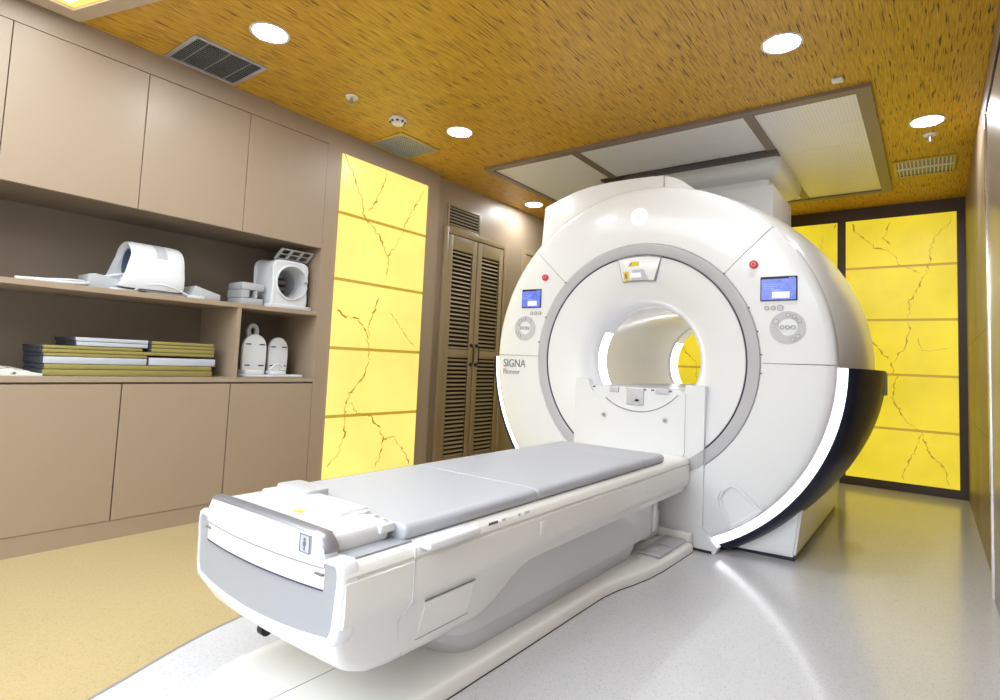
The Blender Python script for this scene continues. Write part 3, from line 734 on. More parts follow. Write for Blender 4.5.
# flap on lower right cover
fl = [(-.952, -.690), (-.930, -.640), (-.895, -.612), (-.862, -.613), (-.838, -.628), (-.735, -.722), (-.80, -.785), (-.882, -.840), (-.905, -.790), (-.935, -.745)]
fs = [((a+.86)*.82-.86, (b+.715)*.82-.715) for a, b in fl]
bm = bmesh.new(); ringplate(bm, fl, fs, FX, 3.242, 3.262); bmesh.ops.bevel(bm, geom=[e for e in bm.edges if e.calc_face_angle(0) > .9], offset=.006, segments=3, affect='EDGES'); link('flap_rim', bm, M['white'], S, 60)
link('flap_face', prism_(fs, 3.2535, 3.262), M['white'], S)
# docking post in front of the bore, patient side
PX0, PX1, PY0 = -1.877, -1.036, 3.246
def arc(cx, cz, r, a0, a1, n=24): return [(cx+r*math.cos(math.radians(a0+(a1-a0)*i/n)), cz+r*math.sin(math.radians(a0+(a1-a0)*i/n))) for i in range(n+1)]
top = [(PX1, -.088), (-1.146, -.086)] + [(-1.15, -.12), (-1.188, -.13)]
arcpts = arc(-1.443, .075, .335, -41, -128)
outl = [(PX0, -1), (PX1-.045, -1), (PX1, -.88), (PX1, -.088), (-1.146, -.086), (-1.15, -.118)] + arcpts + [(-1.70, -.188), (-1.755, -.150), (-1.775, -.115), (-1.785, -.083), (PX0, -.083)]
bm = bmesh.new(); prism(bm, outl, FX, PY0, 3.30); post = link('docking_post', bm, M['white'], S, 30)
bm = bmesh.new(); prism(bm, [(-1.10, -.999), (-.965, -.999), (-.948, -.965), (-1.0, -.915), (-1.0365, -.87), (-1.10, -.87)], FX, 3.236, 3.30); link('post_toe', bm, M['white'], S)
link('post_skirt', B(-1.86, -.98, 3.235, 3.30, -.9995, -.985), M['black'], S, 0)
inl = [(-1.145, -.48), (-1.160, -.495), (-1.752, -.495), (-1.762, -.48), (-1.762, -.192), (-1.705, -.192)] + arcpts[::-1][1:] + [(-1.16, -.128), (-1.145, -.135)]
bm = bmesh.new(); prism(bm, inl, FX, PY0-.008, PY0, .0); ip = link('post_plate', bm, M['white'], post)
bm = bmesh.new()
for a, b in zip(arcpts[:-1], arcpts[1:]):
    dx, dz = (a[0]+1.443)*.02, (a[1]-.075)*.02; ex, ez = (b[0]+1.443)*.02, (b[1]-.075)*.02
    prism(bm, [a, b, (b[0]+ex, b[1]+ez), (a[0]+dx, a[1]+dz)], FX, PY0-.010, PY0-.006)
link('arc_edge', bm, M['seam'], ip, 0)
for x, z in ((-1.66, -.30), (-1.262, -.30)):
    bm = bmesh.new(); cyl(bm, (x, PY0-.012, z), (x, PY0-.008, z), .018, .018, 20); q = link('lock_knob', bm, M['paleink'], ip)
    bm = bmesh.new(); cyl(bm, (x, PY0-.016, z), (x, PY0-.012, z), .009, .009, 16); link('knob_centre', bm, M['seam'], q)
link('post_ring_patch', prism_(arc(XC, ZC, .718, -61.5, -53, 6)+arc(XC, ZC, .652, -48.5, -58.5, 6), PY0-.004, PY0), M['ring'], post, 0)
# lens-shaped backing with grey connectors, cradle track through the bore
bm = bmesh.new(); prism(bm, arc(XC, ZC, .345, -29.3, -150.7, 30), FX, 3.256, 3.272); link('bore_sill', bm, M['white'], S)
for a, b, c, d in ((-1.515, -1.405, -.225, -.125), (-1.63, -1.57, -.155, -.12), (-1.33, -1.25, -.150, -.115), (-1.46, -1.43, -.205, -.185)):
    link('connector_block', B(a, b, 3.245, 3.262, c, d, .003), simple('connector_grey', (.58, .58, .62), .4) if 'cg' not in M else M['cg'], S)
bm = bmesh.new(); z = -.136
prism(bm, [(-1.795, z), (-1.795, z+.018), (-1.15, z+.018), (-1.15, z), (-1.21, z-.03), (-1.73, z-.03)], FX, 3.262, 4.93)
tr_ = link('cradle_track', bm, M['ring'], S)
bm = bmesh.new()
for k in range(5): box(bm, -1.70+.11*k, -1.64+.11*k, 3.262, 4.9, z+.018, z+.021)
link_each('track_rail', bm, simple('track_grey', (.52, .52, .53), .3), tr_, 0)
bm = bmesh.new()
for x in (-1.755, -1.62, -1.52, -1.41, -1.36, -1.29, -1.25): box(bm, x, x+.02, 3.2545, 3.2625, z+.002, z+.012)
link_each('track_stop', bm, M['ink'], tr_, 0)

# ------------------------------------------------------------------ patient table
T = thing('patient_table', 'long white patient table on a floor base docked to the scanner, grey front panel', 'scanner table')
TC = -1.463
def tsec(y, hw, top=-.492, mid=-.53, cre=-.638, low=-.80, lw=.30, bow=0):
    cre = max(cre, low+.03)
    P = [(0, top), (hw*.4, top), (hw*.7, top), (hw-.045, top), (hw-.020, top-.003), (hw-.006, top-.012), (hw, mid+.007), (hw-.006, mid+.001), (hw-.006, mid-.002), (hw, mid-.007), (hw+.001, cre+.03), (hw-.003, cre), (hw-.018, cre-.012), (min(lw+.012, hw-.019), min(low+.03, cre-.016)), (lw-.004, low+.006), (lw-.03, low), (lw*.6, low), (lw*.3, low), (0, low)]
    bw = lambda u: y-bow*(1-(u/.357)**2)
    R_ = [(TC+u, bw(u), v) for u, v in P]; L_ = [(TC-u, bw(u), v) for u, v in P[-2:0:-1]]
    return R_+L_
secs = []
hw = .357
for y, lo, lw, bo in ((.880, -.676, .340, .022), (.892, -.712, .330, .022), (.915, -.748, .318, .020), (.95, -.78, .308, .016), (1.0, -.803, .301, .010), (1.08, -.815, .298, 0), (1.2, -.816, .299, 0), (1.40, -.816, .299, 0), (1.45, -.813, .300, 0), (1.50, -.796, .303, 0), (1.55, -.765, .310, 0), (1.60, -.727, .320, 0), (1.64, -.700, .330, 0), (1.68, -.686, .336, 0), (1.75, -.682, .338, 0), (2.5, -.682, .338, 0), (3.16, -.682, .338, 0), (3.22, -.680, .334, 0)):
    secs.append(tsec(y, hw, low=lo, lw=lw, bow=bo))
secs.append(tsec(3.24, hw-.01, top=-.496, low=-.66, lw=.33))
bm = bmesh.new(); loft(bm, secs); shell = link('table_shell', bm, M['warm'], T, 45)
# front end: white bowed border + grey panel
def front_out(w, zt, zb, r, dy, n=8, bow=.012):
    pts = []
    raw = rrect(-w, w, zb, zt, r, n)
    return raw
def bowed(pts, y, k=.10, sag=.03, wmax=.357):
    out = []
    for u, v in pts:
        q = 1-(u/wmax)**2
        out.append((TC+u, y-.035*q, v-(sag*q if v < -.6 else 0)))
    return out
def trap(w_t, w_b, zt, zb, r, n=6):
    P = rrect(-1, 1, zb, zt, r, n); out = []
    # densify bottom and top edges
    Q = []
    for i, p in enumerate(P):
        Q.append(p); q = P[(i+1) % len(P)]
        if abs(p[1]-q[1]) < 1e-6 and abs(p[0]-q[0]) > .5:
            for k in range(1, 12): Q.append((p[0]+(q[0]-p[0])*k/12, p[1]))
    for u, v in Q:
        s = (v-zb)/(zt-zb); w = w_b+(w_t-w_b)*s
        out.append((u*w, v))
    return out
A0 = trap(.357, .352, -.488, -.705, .05)
sections = []
bm = bmesh.new()
def lip(u, v, y, dz=0):
    q = 1-(u/.357)**2
    return (TC+u, y-.022*q, v-.020*q*(1 if v < -.60 else 0)+dz)
o1 = trap(.358, .346, -.486, -.680, .05); o0 = trap(.352, .338, -.490, -.674, .045); i0 = trap(.341, .326, -.497, -.661, .040)
loft(bm, [[lip(u, v, .915) for u, v in o1], [lip(u, v, .880) for u, v in o1], [lip(u, v, .869) for u, v in o0], [lip(u, v, .869) for u, v in i0], [lip(u, v, .874) for u, v in i0]], False)
link('end_rim', bm, M['white'], T, 60)
bm = bmesh.new(); loft(bm, [[lip(u, v, .873) for u, v in i0], [lip(u, v, .91) for u, v in i0]]); link('end_panel', bm, M['grey'], T, 30)
# release handle plate with silver grip
hx0, hx1 = -.277, .293
def arch(u): return .012*(1-((u-.008)/.285)**2)
us = [hx0+(hx1-hx0)*k/24 for k in range(25)]
topl = []
for u in us:
    e = min(u-hx0, hx1-u); topl.append((u, -.440+arch(u)-(0 if e > .03 else .03*(1-math.sqrt(max(0, 1-(1-e/.03)**2))))))
def hb(pts, y): return [(TC+u, y-.022*(1-(u/.3)**2), v) for u, v in pts]
low_ = [(hx1, -.505), (hx0, -.505)]
pu = topl+[(us[-1-k], -.507) for k in range(25)]
bm = bmesh.new(); loft(bm, [hb(pu, .862), hb(pu, .90)]); hp_ = link('handle_plate_upper', bm, M['white'], T, 35)
pl_ = [(u, -.509) for u in us]+[(us[-1-k]*.995, -.560-.012*0) for k in range(25)]
bm = bmesh.new(); loft(bm, [hb(pl_, .866), hb(pl_, .90)]); link('handle_plate_lower', bm, M['white'], T, 35)
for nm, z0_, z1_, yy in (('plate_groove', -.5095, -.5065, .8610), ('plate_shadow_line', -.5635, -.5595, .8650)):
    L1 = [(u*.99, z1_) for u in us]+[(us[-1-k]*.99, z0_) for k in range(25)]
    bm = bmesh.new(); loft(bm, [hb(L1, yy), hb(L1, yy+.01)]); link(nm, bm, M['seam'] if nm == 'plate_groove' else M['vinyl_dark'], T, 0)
bm = bmesh.new()
g0 = [(u, v+.002) for u, v in topl]; 
outer = [(u*1.035, v+.009) for u, v in topl]; 
pr = [(hx1*1.035, -.485), (hx1, -.485)]; 
secA = hb(g0, .858)+hb([(hx1*1.0, -.475)], .858)
strip = []
for y, dv, sc_ in ((.860, .001, 1.0), (.863, .005, 1.01), (.880, .008, 1.025), (.895, .008, 1.03), (.898, .0, 1.02)):
    L = [(hx0*sc_, -.475)]+[(u*sc_, v+dv) for u, v in topl]+[(hx1*sc_, -.475)]
    strip.append(hb(L, y))
t_ = bmesh.new(); rows = [[t_.verts.new(p) for p in r] for r in strip]
for a, b in zip(rows[:-1], rows[1:]):
    for i in range(len(a)-1): t_.faces.new((a[i], a[i+1], b[i+1], b[i]))
merge(bm, t_); link('silver_grip', bm, M['silver'], T, 50)
for s, u0 in ((1, .262), (-1, -.283)):
    link('hinge_slot', B(TC+u0, TC+u0+.03, .857, .872, -.527, -.523), M['ink'], hp_, 0)
bm = bmesh.new(); box(bm, -1.256, -1.215, .8495, .858, -.484, -.440)
st = link('instruction_sticker', bm, M['padwhite'], hp_, 0)
bm = bmesh.new()
prism(bm, circ(-1.236, -.452, .004, 12), FX, .8482, .8496); box(bm, -1.241, -1.231, .8482, .8496, -.467, -.457); box(bm, -1.238, -1.234, .8482, .8496, -.478, -.467)
for a in ((-1.256, -1.2545), (-1.2165, -1.215)): box(bm, *a, .8482, .8496, -.484, -.440)
for a in ((-.484, -.4825), (-.4415, -.440)): box(bm, -1.256, -1.215, .8482, .8496, *a)
link('sticker_print', bm, M['ink'], st, 0)
# head end cover between handle and cushions
link('head_cover', B(TC-.27, TC+.275, .885, 1.085, -.50, -.440, .02, 3), M['white'], T)
link('head_cover_step', B(TC-.24, TC+.16, 1.0, 1.10, -.455, -.428, .008), M['white'], T)
link('grey_latch', prism(bmesh.new(), rrect(-1.70, -1.53, 1.045, 1.135, .02), FZ, -.445, -.418, .004), M['ring'], T)
bm = bmesh.new()
for k in range(4): box(bm, TC+.16+.035*k, TC+.18+.035*k, 1.04, 1.09, -.47, -.434-.004*k, .004)
link_each('connector_tooth', bm, M['white'], T)
bm = bmesh.new()
for k in range(3): box(bm, TC+.184+.035*k, TC+.192+.035*k, 1.07, 1.089, -.465, -.442-.004*k)
link_each('connector_slot', bm, M['ink'], T, 0)
bm = bmesh.new(); prism(bm, [(-1.445, .945), (-1.405, .945), (-1.425, .975)], FZ, -.4398, -.4385); wl = link('warning_sticker', bm, M['yel'], T, 0)
# top side rails with slot and marks
link('grey_shoulder', B(TC+.262, TC+.332, .885, 1.11, -.494, -.4885, .002), M['grey'], T)
gh = link('grab_tongue', B(TC+.335, TC+.395, 1.115, 1.33, -.508, -.484, .010, 3), M['white'], T)
for y, w in ((1.41, .045), (1.475, .02), (1.565, .012), (1.60, .03)):
    link('rail_marking', B(TC+.3565, TC+.3585, y, y+w, -.506, -.498), M['paleink'] if w < .04 else M['ink'], T, 0)
for y in (1.70, 2.62): link('side_cap', B(TC+.3575, TC+.3600, y, y+.055, -.600, -.550, .001), M['warm'], T)
# service hatch on the sloping lower flank
bm = bmesh.new()
def flank(y, z, out=.0):   # point on the sloped flank
    s = (z+.650)/(-.770+.650); u = .339+(.312-.339)*s
    return (TC+u+out, y, z)
t_ = bmesh.new(); a = [t_.verts.new(flank(y, z, .0035)) for y, z in ((1.17, -.667), (1.375, -.667), (1.372, -.765), (1.162, -.768))]; b = [t_.verts.new(flank(y, z, -.01)) for y, z in ((1.17, -.667), (1.375, -.667), (1.372, -.765), (1.162, -.768))]
t_.faces.new(a); t_.faces.new(b[::-1])
for i in range(4): t_.faces.new((a[i], b[i], b[(i+1) % 4], a[(i+1) % 4]))
merge(bm, t_); ht = link('service_hatch', bm, M['warm'], T, 0)
bm = bmesh.new()
for (y0, z0), (y1, z1) in (((1.165, -.663), (1.38, -.663)), ((1.158, -.771), (1.376, -.768))):
    t_ = bmesh.new(); a = [t_.verts.new(flank(y0, z0, .004)), t_.verts.new(flank(y1, z1, .004)), t_.verts.new(flank(y1, z1-.0010, .004)), t_.verts.new(flank(y0, z0-.0010, .004))]
    b = [t_.verts.new(v.co+Vector((-.02, 0, 0))) for v in a]; t_.faces.new(a); t_.faces.new(b[::-1])
    for i in range(4): t_.faces.new((a[i], b[i], b[(i+1) % 4], a[(i+1) % 4]))
    merge(bm, t_)
link_each('hatch_gap', bm, M['seam'], ht, 0)
# panel joint on the flank
bm = bmesh.new(); J = [(1.09, -.555), (1.085, -.64), (1.08, -.70), (1.10, -.745), (1.135, -.80)]
for z0, z1, y0, y1 in ((-.64, -.50, 1.098, 1.100),): box(bm, TC+.350, TC+.3590, y0, y1, z0, z1)
tube(bm, [(TC+.3545, 1.099, -.64), (TC+.332, 1.075, -.69), (TC+.318, 1.09, -.745), (TC+.303, 1.12, -.803)], .0012, 6)
link('flank_joint', bm, M['paleink'], T, 0)
# pedestal
def psec(z, w, ya, yb, r, sl=0): return [(TC+u, v, z) for u, v in rrect(-w, w, ya, yb, r, 8)]
bm = bmesh.new(); loft(bm, [psec(-.66, .272, 1.40, 2.985, .09), psec(-.87, .268, 1.38, 2.985, .10)]); pd = link('pedestal', bm, simple('pedestal_pale_grey', (.70, .71, .73), .3, coat=.1), T, 40)
bm = bmesh.new(); loft(bm, [psec(-.872, .262, 1.37, 2.80, .12), psec(-.895, .262, 1.37, 2.80, .12), psec(-.948, .240, 1.41, 2.80, .12)]); link('pedestal_skirt', bm, simple('skirt_grey', (.60, .61, .63), .35), T, 40)
link('pedestal_edge', B(TC+.262, TC+.270, 2.93, 2.986, -.86, -.69, .002), M['white'], T)
# floor base
def base_out(g=0):
    R_ = [(.0, .80+g), (.10, .802+g), (.19, .83+g), (.255, .89+g), (.290-g*.5, .97+g), (.305-g, 1.10), (.308-g, 1.6), (.308-g, 2.1), (.31-g, 2.30), (.325-g, 2.42), (.350-g, 2.52), (.372-g, 2.64), (.385-g, 2.80), (.395-g, 3.19), (0, 3.19)]
    return [(TC+u, v) for u, v in R_]+[(TC-u, v) for u, v in R_[-2:0:-1]]
bm = bmesh.new()
def lift(L, z): return [(a, b, z) for a, b in L]
loft(bm, [lift(base_out(.0), -.998), lift(base_out(.0), -.966), lift(base_out(.006), -.956), lift(base_out(.018), -.950), lift(base_out(.05), -.947)])
bs = link('floor_base', bm, M['warm'], T, 50)
link('base_joint', B(TC-.0015, TC+.0015, .86, 1.35, -.9475, -.9465), M['seam'], bs, 0)
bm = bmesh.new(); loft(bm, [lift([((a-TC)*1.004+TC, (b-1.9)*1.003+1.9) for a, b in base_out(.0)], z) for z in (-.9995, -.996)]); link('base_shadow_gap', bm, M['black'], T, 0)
for y in (2.80, 3.0):
    fp = link('foot_pedal', B(TC+.245, TC+.365, y, y+.17, -.946, -.930, .006), M['ring'], T)
    link('pedal_mark', B(TC+.29, TC+.32, y+.07, y+.10, -.9305, -.929), M['paleink'], fp, 0)
link('pedal_housing', B(TC+.12, TC+.385, 3.18, 3.214, -.948, -.90, .008), M['warm'], T)
link('column_block', B(TC-.20, TC+.20, 2.99, 3.21, -.948, -.80, .02), M['warm'], T)
for x, y in ((-1.60, .985),):
    bm = bmesh.new(); cyl(bm, (x-.012, y, -.818), (x+.012, y, -.818), .020, .020, 20); box(bm, x-.014, x+.014, y-.012, y+.012, -.82, -.79)
    link('caster', bm, M['black'], T)
# cushions on the table
def cushion(y0, y1, label, thick=.042, near=False, w=.322):
    t = thing('table_cushion', label, 'cushion', 'grey cushions end to end on the scanner table')
    zt = -.449
    bm = bmesh.new(); secs = []
    for z, g in ((zt-thick, .010), (zt-thick+.008, .002), (zt-.016, .0), (zt-.006, .006), (zt-.001, .018), (zt, .04)):
        secs.append([(TC+u, v, z) for u, v in rrect(-w+g, w-g, y0+g*.14, y1-g*.14, .012 if g < .03 else .012, 5)])
    loft(bm, secs); link('vinyl_cover', bm, M['vinyl'], t, 60)
    bm = bmesh.new(); prism(bm, rrect(-w+.012+TC, w-.010+TC, y0+.01, y1-.01, .02), FZ, zt-thick-.001-.0005, zt-thick+.002); link('underside_piping', bm, M['vinyl_dark'], t, 0)
cushion(1.095, 1.735, 'grey vinyl table cushion nearest the viewer, with the front end of the table')
cushion(1.738, 2.68, 'grey vinyl table cushion in the middle, the longest one')
cushion(2.683, 2.935, 'short grey vinyl table cushion at the foot of the scanner bore')

# ------------------------------------------------------------------ things on the shelves
SH, CT = .2965, -.1615
# head coil lying on a grey tray
t = thing('head_coil', 'white barrel-shaped head coil lying on the upper shelf at the left', 'MRI coil')
cyx, cz0 = -3.62, .448
def coilsec(y, k, r=.135, base=.150):
    P = []
    for a in range(0, 181, 12): P.append((r*math.cos(math.radians(a)), cz0+.006+r*math.sin(math.radians(a))))
    P += [(-base*.98, cz0-.05), (-base, cz0-.10), (-base*.93, cz0-.128), (base*.93, cz0-.128), (base, cz0-.10), (base*.98, cz0-.05)]
    return [(cyx+u*k, y, cz0+(v-cz0)*k) for u, v in P]
def coilin(y, r=.092): 
    n = 22; return [(cyx+r*math.cos(math.radians(a)), y, cz0+.01+r*math.sin(math.radians(a))) for a in [0, 12, 24, 36, 48, 60, 72, 84, 96, 108, 120, 132, 144, 156, 168, 180]+[200, 230, 255, 285, 310, 340]]
bm = bmesh.new(); t_ = bmesh.new()
shear = lambda s, k=.0: s
loops = [coilin(1.45, .09), coilin(1.225, .095), coilsec(1.205, .93), coilsec(1.21, .97), coilsec(1.235, 1.0), coilsec(1.44, 1.0), coilsec(1.465, .985), coilsec(1.478, .94), coilsec(1.479, .5)]
# slant the left (entry) end: lower part starts further right
def slant(loop, k):
    return [(x, y+k*max(0, (cz0+.06-z))*(1.0), z) for x, y, z in loop]
loops[1:5] = [slant(l, -.28) for l in loops[1:5]]
loft(bm, loops, False); t_.free()
t2 = bmesh.new(); t2.faces.new([t2.verts.new(p) for p in coilsec(1.4785, .6)]); merge(bm, t2)
t2 = bmesh.new(); t2.faces.new([t2.verts.new(p) for p in coilin(1.45, .09)]); merge(bm, t2)
c = link('coil_barrel', bm, M['coil'], t, 45)
bm = bmesh.new(); loft(bm, [[(cyx+(x-cyx)*1.012, y, cz0+(z-cz0)*1.012) for x, y, z in s] for s in (coilsec(1.33, 1), coilsec(1.385, 1))]); clip(bm, (0, 0, .50), (0, 0, -1)); clip(bm, (-3.58, 0, 0), (-1, 0, 0)); link('latch_patch', bm, M['coilgrey'], c)
bm = bmesh.new(); lathe(bm, [(1.23, .0885), (1.43, .0885)], 0, 360, 32, xc=cyx, zc=cz0+.01); link('dark_lining', bm, simple('dark_blue_lining', (.10, .12, .2), .6), c)
bm = bmesh.new()
prism(bm, [(1.03, SH+.001), (1.03, SH+.075), (1.06, SH+.082), (1.20, SH+.06), (1.25, SH+.02), (1.25, SH+.001)], FY, -3.70, -3.54, .004)
prism(bm, [(1.25, SH+.001), (1.25, SH+.022), (1.53, SH+.022), (1.55, SH+.08), (1.70, SH+.04), (1.70, SH+.001)], FY, -3.74, -3.50, .003)
link('coil_tray', bm, M['coilgrey'], t)
bm = bmesh.new(); box(bm, -3.505, -3.485, 1.50, 1.60, SH+.001, SH+.02, .004); box(bm, -3.53, -3.50, 1.12, 1.30, SH+.002, SH+.016, .004); link_each('tray_foot', bm, M['coil'], t)
bm = bmesh.new(); tube(bm, smoothpath([(-3.49, 1.23, SH+.012), (-3.478, 1.28, SH+.045), (-3.472, 1.36, SH+.056), (-3.478, 1.44, SH+.04), (-3.485, 1.50, SH+.015)], 5), .006); link('base_loop', bm, M['coil'], t)
bm = bmesh.new()
tube(bm, smoothpath([(-3.56, .74, SH+.014), (-3.54, .85, SH+.018), (-3.56, .95, SH+.030), (-3.6, 1.04, SH+.035)], 6), .009)
tube(bm, smoothpath([(-3.50, .80, SH+.010), (-3.49, .92, SH+.011), (-3.52, 1.0, SH+.018), (-3.56, 1.05, SH+.03)], 6), .008)
tube(bm, smoothpath([(-3.6, 1.12, SH+.075), (-3.6, 1.18, SH+.095), (-3.6, 1.26, SH+.11)], 6), .009)
link_each('coil_cable', bm, M['coil'], t)
# ring coil
t = thing('neck_coil', 'white ring-shaped coil with open mesh guard on the upper shelf at the right', 'MRI coil')
cy, cz = 2.165, .475
n = 40
outer = []
for k in range(n):
    a = 2*PI*k/n; c, s = math.cos(a), math.sin(a); e = .42
    u = .150*math.copysign(abs(c)**e, c); v = .165*math.copysign(abs(s)**e, s)
    u *= (1.0-.12*(1-min(1, abs(v)/.165)**2)); v -= .012*(1-abs(u)/.15)*(1 if v < 0 else -1)*0
    outer.append((cy+u, cz+v-.012))
inner = circ(cy+.005, cz+.004, .110, n)
bm = bmesh.new(); ringplate(bm, outer, inner, FY, -3.72, -3.50)
bmesh.ops.remove_doubles(bm, verts=bm.verts, dist=1e-6)
bmesh.ops.bevel(bm, geom=[e for e in bm.edges if e.calc_face_angle(0) > .9], offset=.012, segments=3, affect='EDGES')
hc = link('coil_housing', bm, M['coil'], t, 40)
bm = bmesh.new(); ringplate(bm, circ(cy+.005, cz+.004, .109, n), circ(cy+.005, cz+.004, .098, n), FY, -3.74, -3.62); link('inner_cage', bm, M['coilgrey'], hc)
bm = bmesh.new()
for k in range(4): box(bm, -3.745, -3.735, cy-.09, cy+.10, cz-.075+.045*k, cz-.05+.045*k)
box(bm, -3.745, -3.735, cy-.02, cy+.02, cz-.09, cz+.09)
link('rear_guard', bm, M['coilgrey'], hc, 0)
link('coil_foot', B(-3.71, -3.49, cy-.15, cy+.165, SH+.001, SH+.03, .008), M['coil'], t)
bm = bmesh.new()
box(bm, -3.72, -3.54, 1.85, 2.0, SH+.001, SH+.05, .01); box(bm, -3.72, -3.54, 1.85, 2.0, SH+.10, SH+.15, .01)
box(bm, -3.72, -3.54, 1.85, 1.90, SH+.05, SH+.10); box(bm, -3.72, -3.54, 1.94, 1.955, SH+.05, SH+.10); box(bm, -3.72, -3.60, 1.90, 1.94, SH+.05, SH+.10)
link('connector_block', bm, M['coilgrey'], t)
bm = bmesh.new()
# slanted mesh guard: frame with openings
def guard(u, v, d): return (-3.56+v*.06-d, 2.065+u*.25+v*.018, .635+.068*v+.004*u+d*.5)
for a, b, c_2, d_ in ((0, 1, 0, .12), (0, 1, .88, 1), (0, .08, .12, .88), (.92, 1, .12, .88), (.30, .38, .12, .88), (.62, .70, .12, .88), (.08, .92, .46, .54)):
    q = [(a, c_2), (b, c_2), (b, d_), (a, d_)]; t2 = bmesh.new()
    A = [t2.verts.new(guard(u, v, 0)) for u, v in q]; Bq = [t2.verts.new(guard(u, v, .008)) for u, v in q]
    t2.faces.new(A); t2.faces.new(Bq[::-1])
    for i in range(4): t2.faces.new((A[i], Bq[i], Bq[(i+1) % 4], A[(i+1) % 4]))
    merge(bm, t2)
for u in (.05, .8): cyl(bm, guard(u, .05, 0), (-3.60, 2.06+u*.22, .60), .006)
link('mesh_guard', bm, M['coilgrey'], t, 0)
# twin paddle coil in the lower right bay
t = thing('foot_coil', 'white coil with two upright rounded paddles in the lower right shelf bay', 'MRI coil')
bm = bmesh.new(); prism(bm, rrect(1.87, 2.30, -3.72, -3.47, .04), lambda u, v, d: (v, u, d), CT+.001, CT+.016, .004); prism(bm, rrect(1.88, 2.02, -3.60, -3.48, .03), lambda u, v, d: (v, u, d), CT+.016, CT+.045, .006)
prism(bm, rrect(2.06, 2.17, -3.60, -3.48, .03), lambda u, v, d: (v, u, d), CT+.016, CT+.04, .006)
link('base_plate', bm, M['coil'], t)
for y0, y1, x0, zt in ((1.885, 2.040, -3.56, .115), (2.085, 2.22, -3.60, .105)):
    w = (y1-y0)/2; cyy = (y0+y1)/2
    o_ = [(y0, CT+.012), (y1, CT+.012), (y1+.004, zt-.14)] + [(cyy+(w+.003)*math.cos(math.radians(a)), zt-.085+.085*math.sin(math.radians(a))) for a in range(0, 181, 15)] + [(y0-.004, zt-.14)]
    bm = bmesh.new(); prism(bm, o_, FY, x0, x0+.03, .008); pa = link('paddle', bm, M['coil'], t, 40)
    bm = bmesh.new()
    for z in (zt-.07, CT+.07):
        for s in (-1, 1): box(bm, x0+.028, x0+.0315, cyy+s*w*.60-.018, cyy+s*w*.60+.018, z, z+.008, .001)
    link('strap_slot', bm, M['black'], pa, 0)
bm = bmesh.new(); ringplate(bm, circ(2.02, .135, .042, 24, .055), circ(2.02, .14, .016, 24, .024), FY, -3.70, -3.675); box(bm, -3.70, -3.675, 1.995, 2.045, CT+.016, .085); link('rear_eyelet', bm, M['coil'], t)
bm = bmesh.new(); prism(bm, circ(2.02, .14, .015, 20, .022), FY, -3.702, -3.695); link('eyelet_hole', bm, M['black'], t)
bm = bmesh.new(); tube(bm, smoothpath([(-3.50, 2.06, CT+.05), (-3.49, 2.09, CT+.085), (-3.49, 2.13, CT+.08), (-3.49, 2.15, CT+.055), (-3.49, 2.12, CT+.05)], 5), .007); link('cable_coil', bm, M['coil'], t)
# folded cloth
t_ = bmesh.new(); rows = []
ny, nx = 22, 6
for i in range(ny+1):
    y = .42+.425*i/ny; h = .075*(1-i/ny)**.7*(1+.12*math.sin(i*1.7))+.012
    rows.append([(-3.80+.32*j/nx, y+.02*math.sin(j*1.3), CT+.002+h*(1-.35*(j/nx)**3)+.003*math.sin(i*2.1+j)) for j in range(nx+1)])
V = [[t_.verts.new(p) for p in r] for r in rows]; W = [[t_.verts.new((p[0], p[1], CT+.001)) for p in r] for r in rows]
for i in range(ny):
    for j in range(nx): t_.faces.new((V[i][j], V[i+1][j], V[i+1][j+1], V[i][j+1])); t_.faces.new((W[i][j], W[i][j+1], W[i+1][j+1], W[i+1][j]))
for i in range(ny):
    t_.faces.new((V[i][0], W[i][0], W[i+1][0], V[i+1][0])); t_.faces.new((V[i][nx], V[i+1][nx], W[i+1][nx], W[i][nx]))
for j in range(nx): t_.faces.new((V[0][j], V[0][j+1], W[0][j+1], W[0][j])); t_.faces.new((V[ny][j], W[ny][j], W[ny][j+1], V[ny][j+1]))
bm = bmesh.new(); merge(bm, t_)
cm, nt, b = new_mat('printed_cloth'); tc = N(nt, 'ShaderNodeTexCoord'); vz = N(nt, 'ShaderNodeTexNoise', Scale=22., Detail=1.); nt.links.new(tc.outputs['Object'], vz.inputs['Vector'])
rr_ = N(nt, 'ShaderNodeValToRGB'); rr_.color_ramp.elements[0].position = .36; rr_.color_ramp.elements[0].color = (.08, .08, .07, 1); rr_.color_ramp.elements[1].position = .42; rr_.color_ramp.elements[1].color = (.68, .68, .62, 1)
nt.links.new(vz.outputs['Fac'], rr_.inputs[0]); nt.links.new(rr_.outputs[0], b.inputs['Base Color']); b.inputs['Roughness'].default_value = .8
tag(link('folded_cloth', bm, cm, None, 50), 'folded white cloth with dark print on the lower shelf at the left edge', 'cloth')
# stack of flat pads
def pad(y0, y1, z0, z1, mat, label, x0=-3.80, x1=-3.50, bind=True):
    t = thing('flat_pad', label, 'pad', 'flat positioning pads stacked on the lower shelf')
    yb = y0+(.010 if bind else .006)
    link('pad_body', B(x0, x1, yb, y1, z0+.001, z1-.001, .004), mat, t)
    link('dark_binding', B(x0, x1+.001, y0, yb-.0005, z0+.001, z1-.001, .004), simple('dark_binding', (.035, .04, .055), .6) if 'bind' not in M else M['bind'], t)
M['bind'] = simple('dark_binding_cloth', (.035, .04, .055), .6)
pad(.856, 1.685, CT, -.128, M['olive'], 'olive flat pad at the very bottom of the stack')
pad(.862, 1.68, -.128, -.101, M['olive'], 'olive flat pad lying second from the bottom of the stack')
pad(.856, 1.325, -.101, -.064, M['padwhite'], 'pale grey flat pad in the left half of the stack, third layer')
pad(1.328, 1.70, -.101, -.056, M['padwhite'], 'pale grey flat pad with its end at the right side of the stack', bind=False)
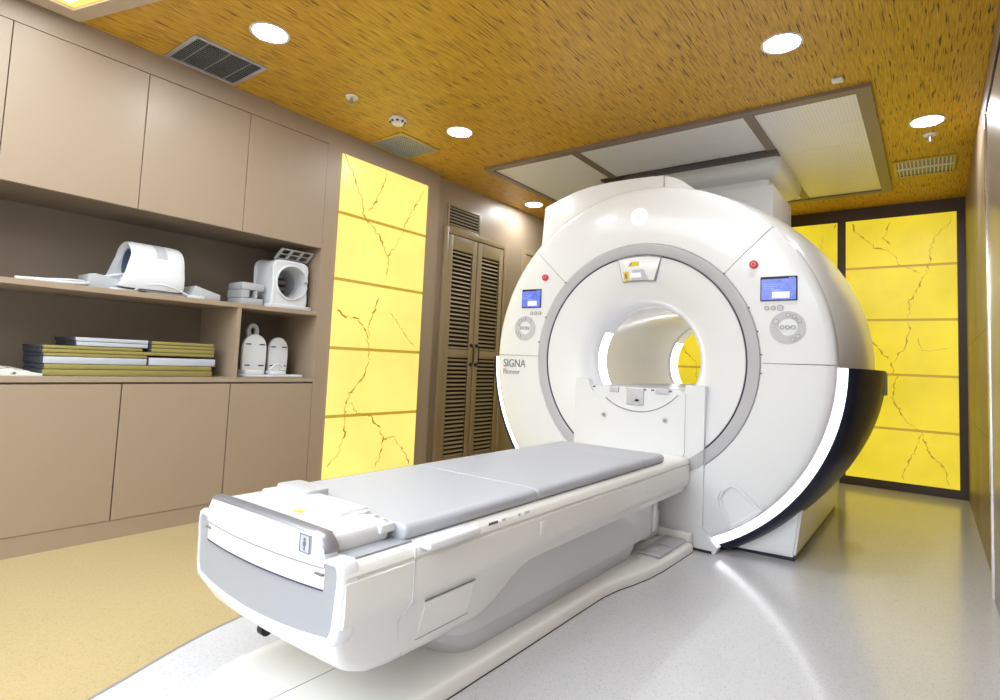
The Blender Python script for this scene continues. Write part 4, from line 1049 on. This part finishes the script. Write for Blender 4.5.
pad(.856, 1.325, -.064, -.046, M['olive'], 'thin olive pad at the left directly above the pale grey one')
pad(.85, 1.69, -.046, -.026, M['olive'], 'long thin olive pad under the topmost layer, full length')
pad(.85, 1.30, -.026, -.008, M['olive'], 'thin olive pad at the left just below the top grey folders')
pad(.985, 1.325, -.007, .016, M['padwhite'], 'pale grey flat pad second from the top, left pile')
pad(.98, 1.325, .016, .038, M['padwhite'], 'topmost pale grey flat pad with blue-black end, left pile')
pad(1.332, 1.69, -.026, -.003, M['olive'], 'short olive pad at the right, lowest of the short pile')
pad(1.332, 1.69, -.003, .016, M['olive'], 'short olive pad at the right, middle of the short pile')
pad(1.332, 1.685, .016, .036, M['olive'], 'short olive pad at the right, topmost of the short pile')

# ------------------------------------------------------------------ lights
def area(name, x, y, z, sx, sy, e, col=(1, 1, 1)):
    l = bpy.data.lights.new(name, 'AREA'); l.shape = 'RECTANGLE'; l.size = sx; l.size_y = sy; l.energy = e; l.color = col
    o = bpy.data.objects.new(name, l); COL.objects.link(o); o.location = (x, y, z+EYE); return o
w = bpy.data.worlds.new('world'); sc.world = w; w.use_nodes = True
w.node_tree.nodes['Background'].inputs[0].default_value = (.9, .9, 1, 1); w.node_tree.nodes['Background'].inputs[1].default_value = .0

# ------------------------------------------------------------------ lift, recentre every thing on its own base
def family(o):
    out = [o]
    for c in o.children: out += family(c)
    return out
roots = [o for o in COL.objects if o.parent is None and o.type in ('MESH', 'EMPTY')]
for r in roots:
    fam = family(r); ms = [o for o in fam if o.type == 'MESH']
    if not ms: continue
    P = [v.co for o in ms for v in o.data.vertices]
    lo = Vector([min(p[i] for p in P) for i in range(3)]); hi = Vector([max(p[i] for p in P) for i in range(3)])
    base = Vector(((lo.x+hi.x)/2, (lo.y+hi.y)/2, lo.z))
    for o in ms: o.data.transform(Matrix.Translation(-base))
    r.location = base+Vector((0, 0, EYE))

vs = sc.view_settings; vs.view_transform = 'Standard'; vs.look = 'None'; vs.exposure = 0.1; vs.gamma = 1; vs.use_curve_mapping = False
sc.cycles.use_denoising = True
sc.cycles.max_bounces = 8; sc.cycles.diffuse_bounces = 4; sc.cycles.glossy_bounces = 4
sc.cycles.sample_clamp_indirect = 6
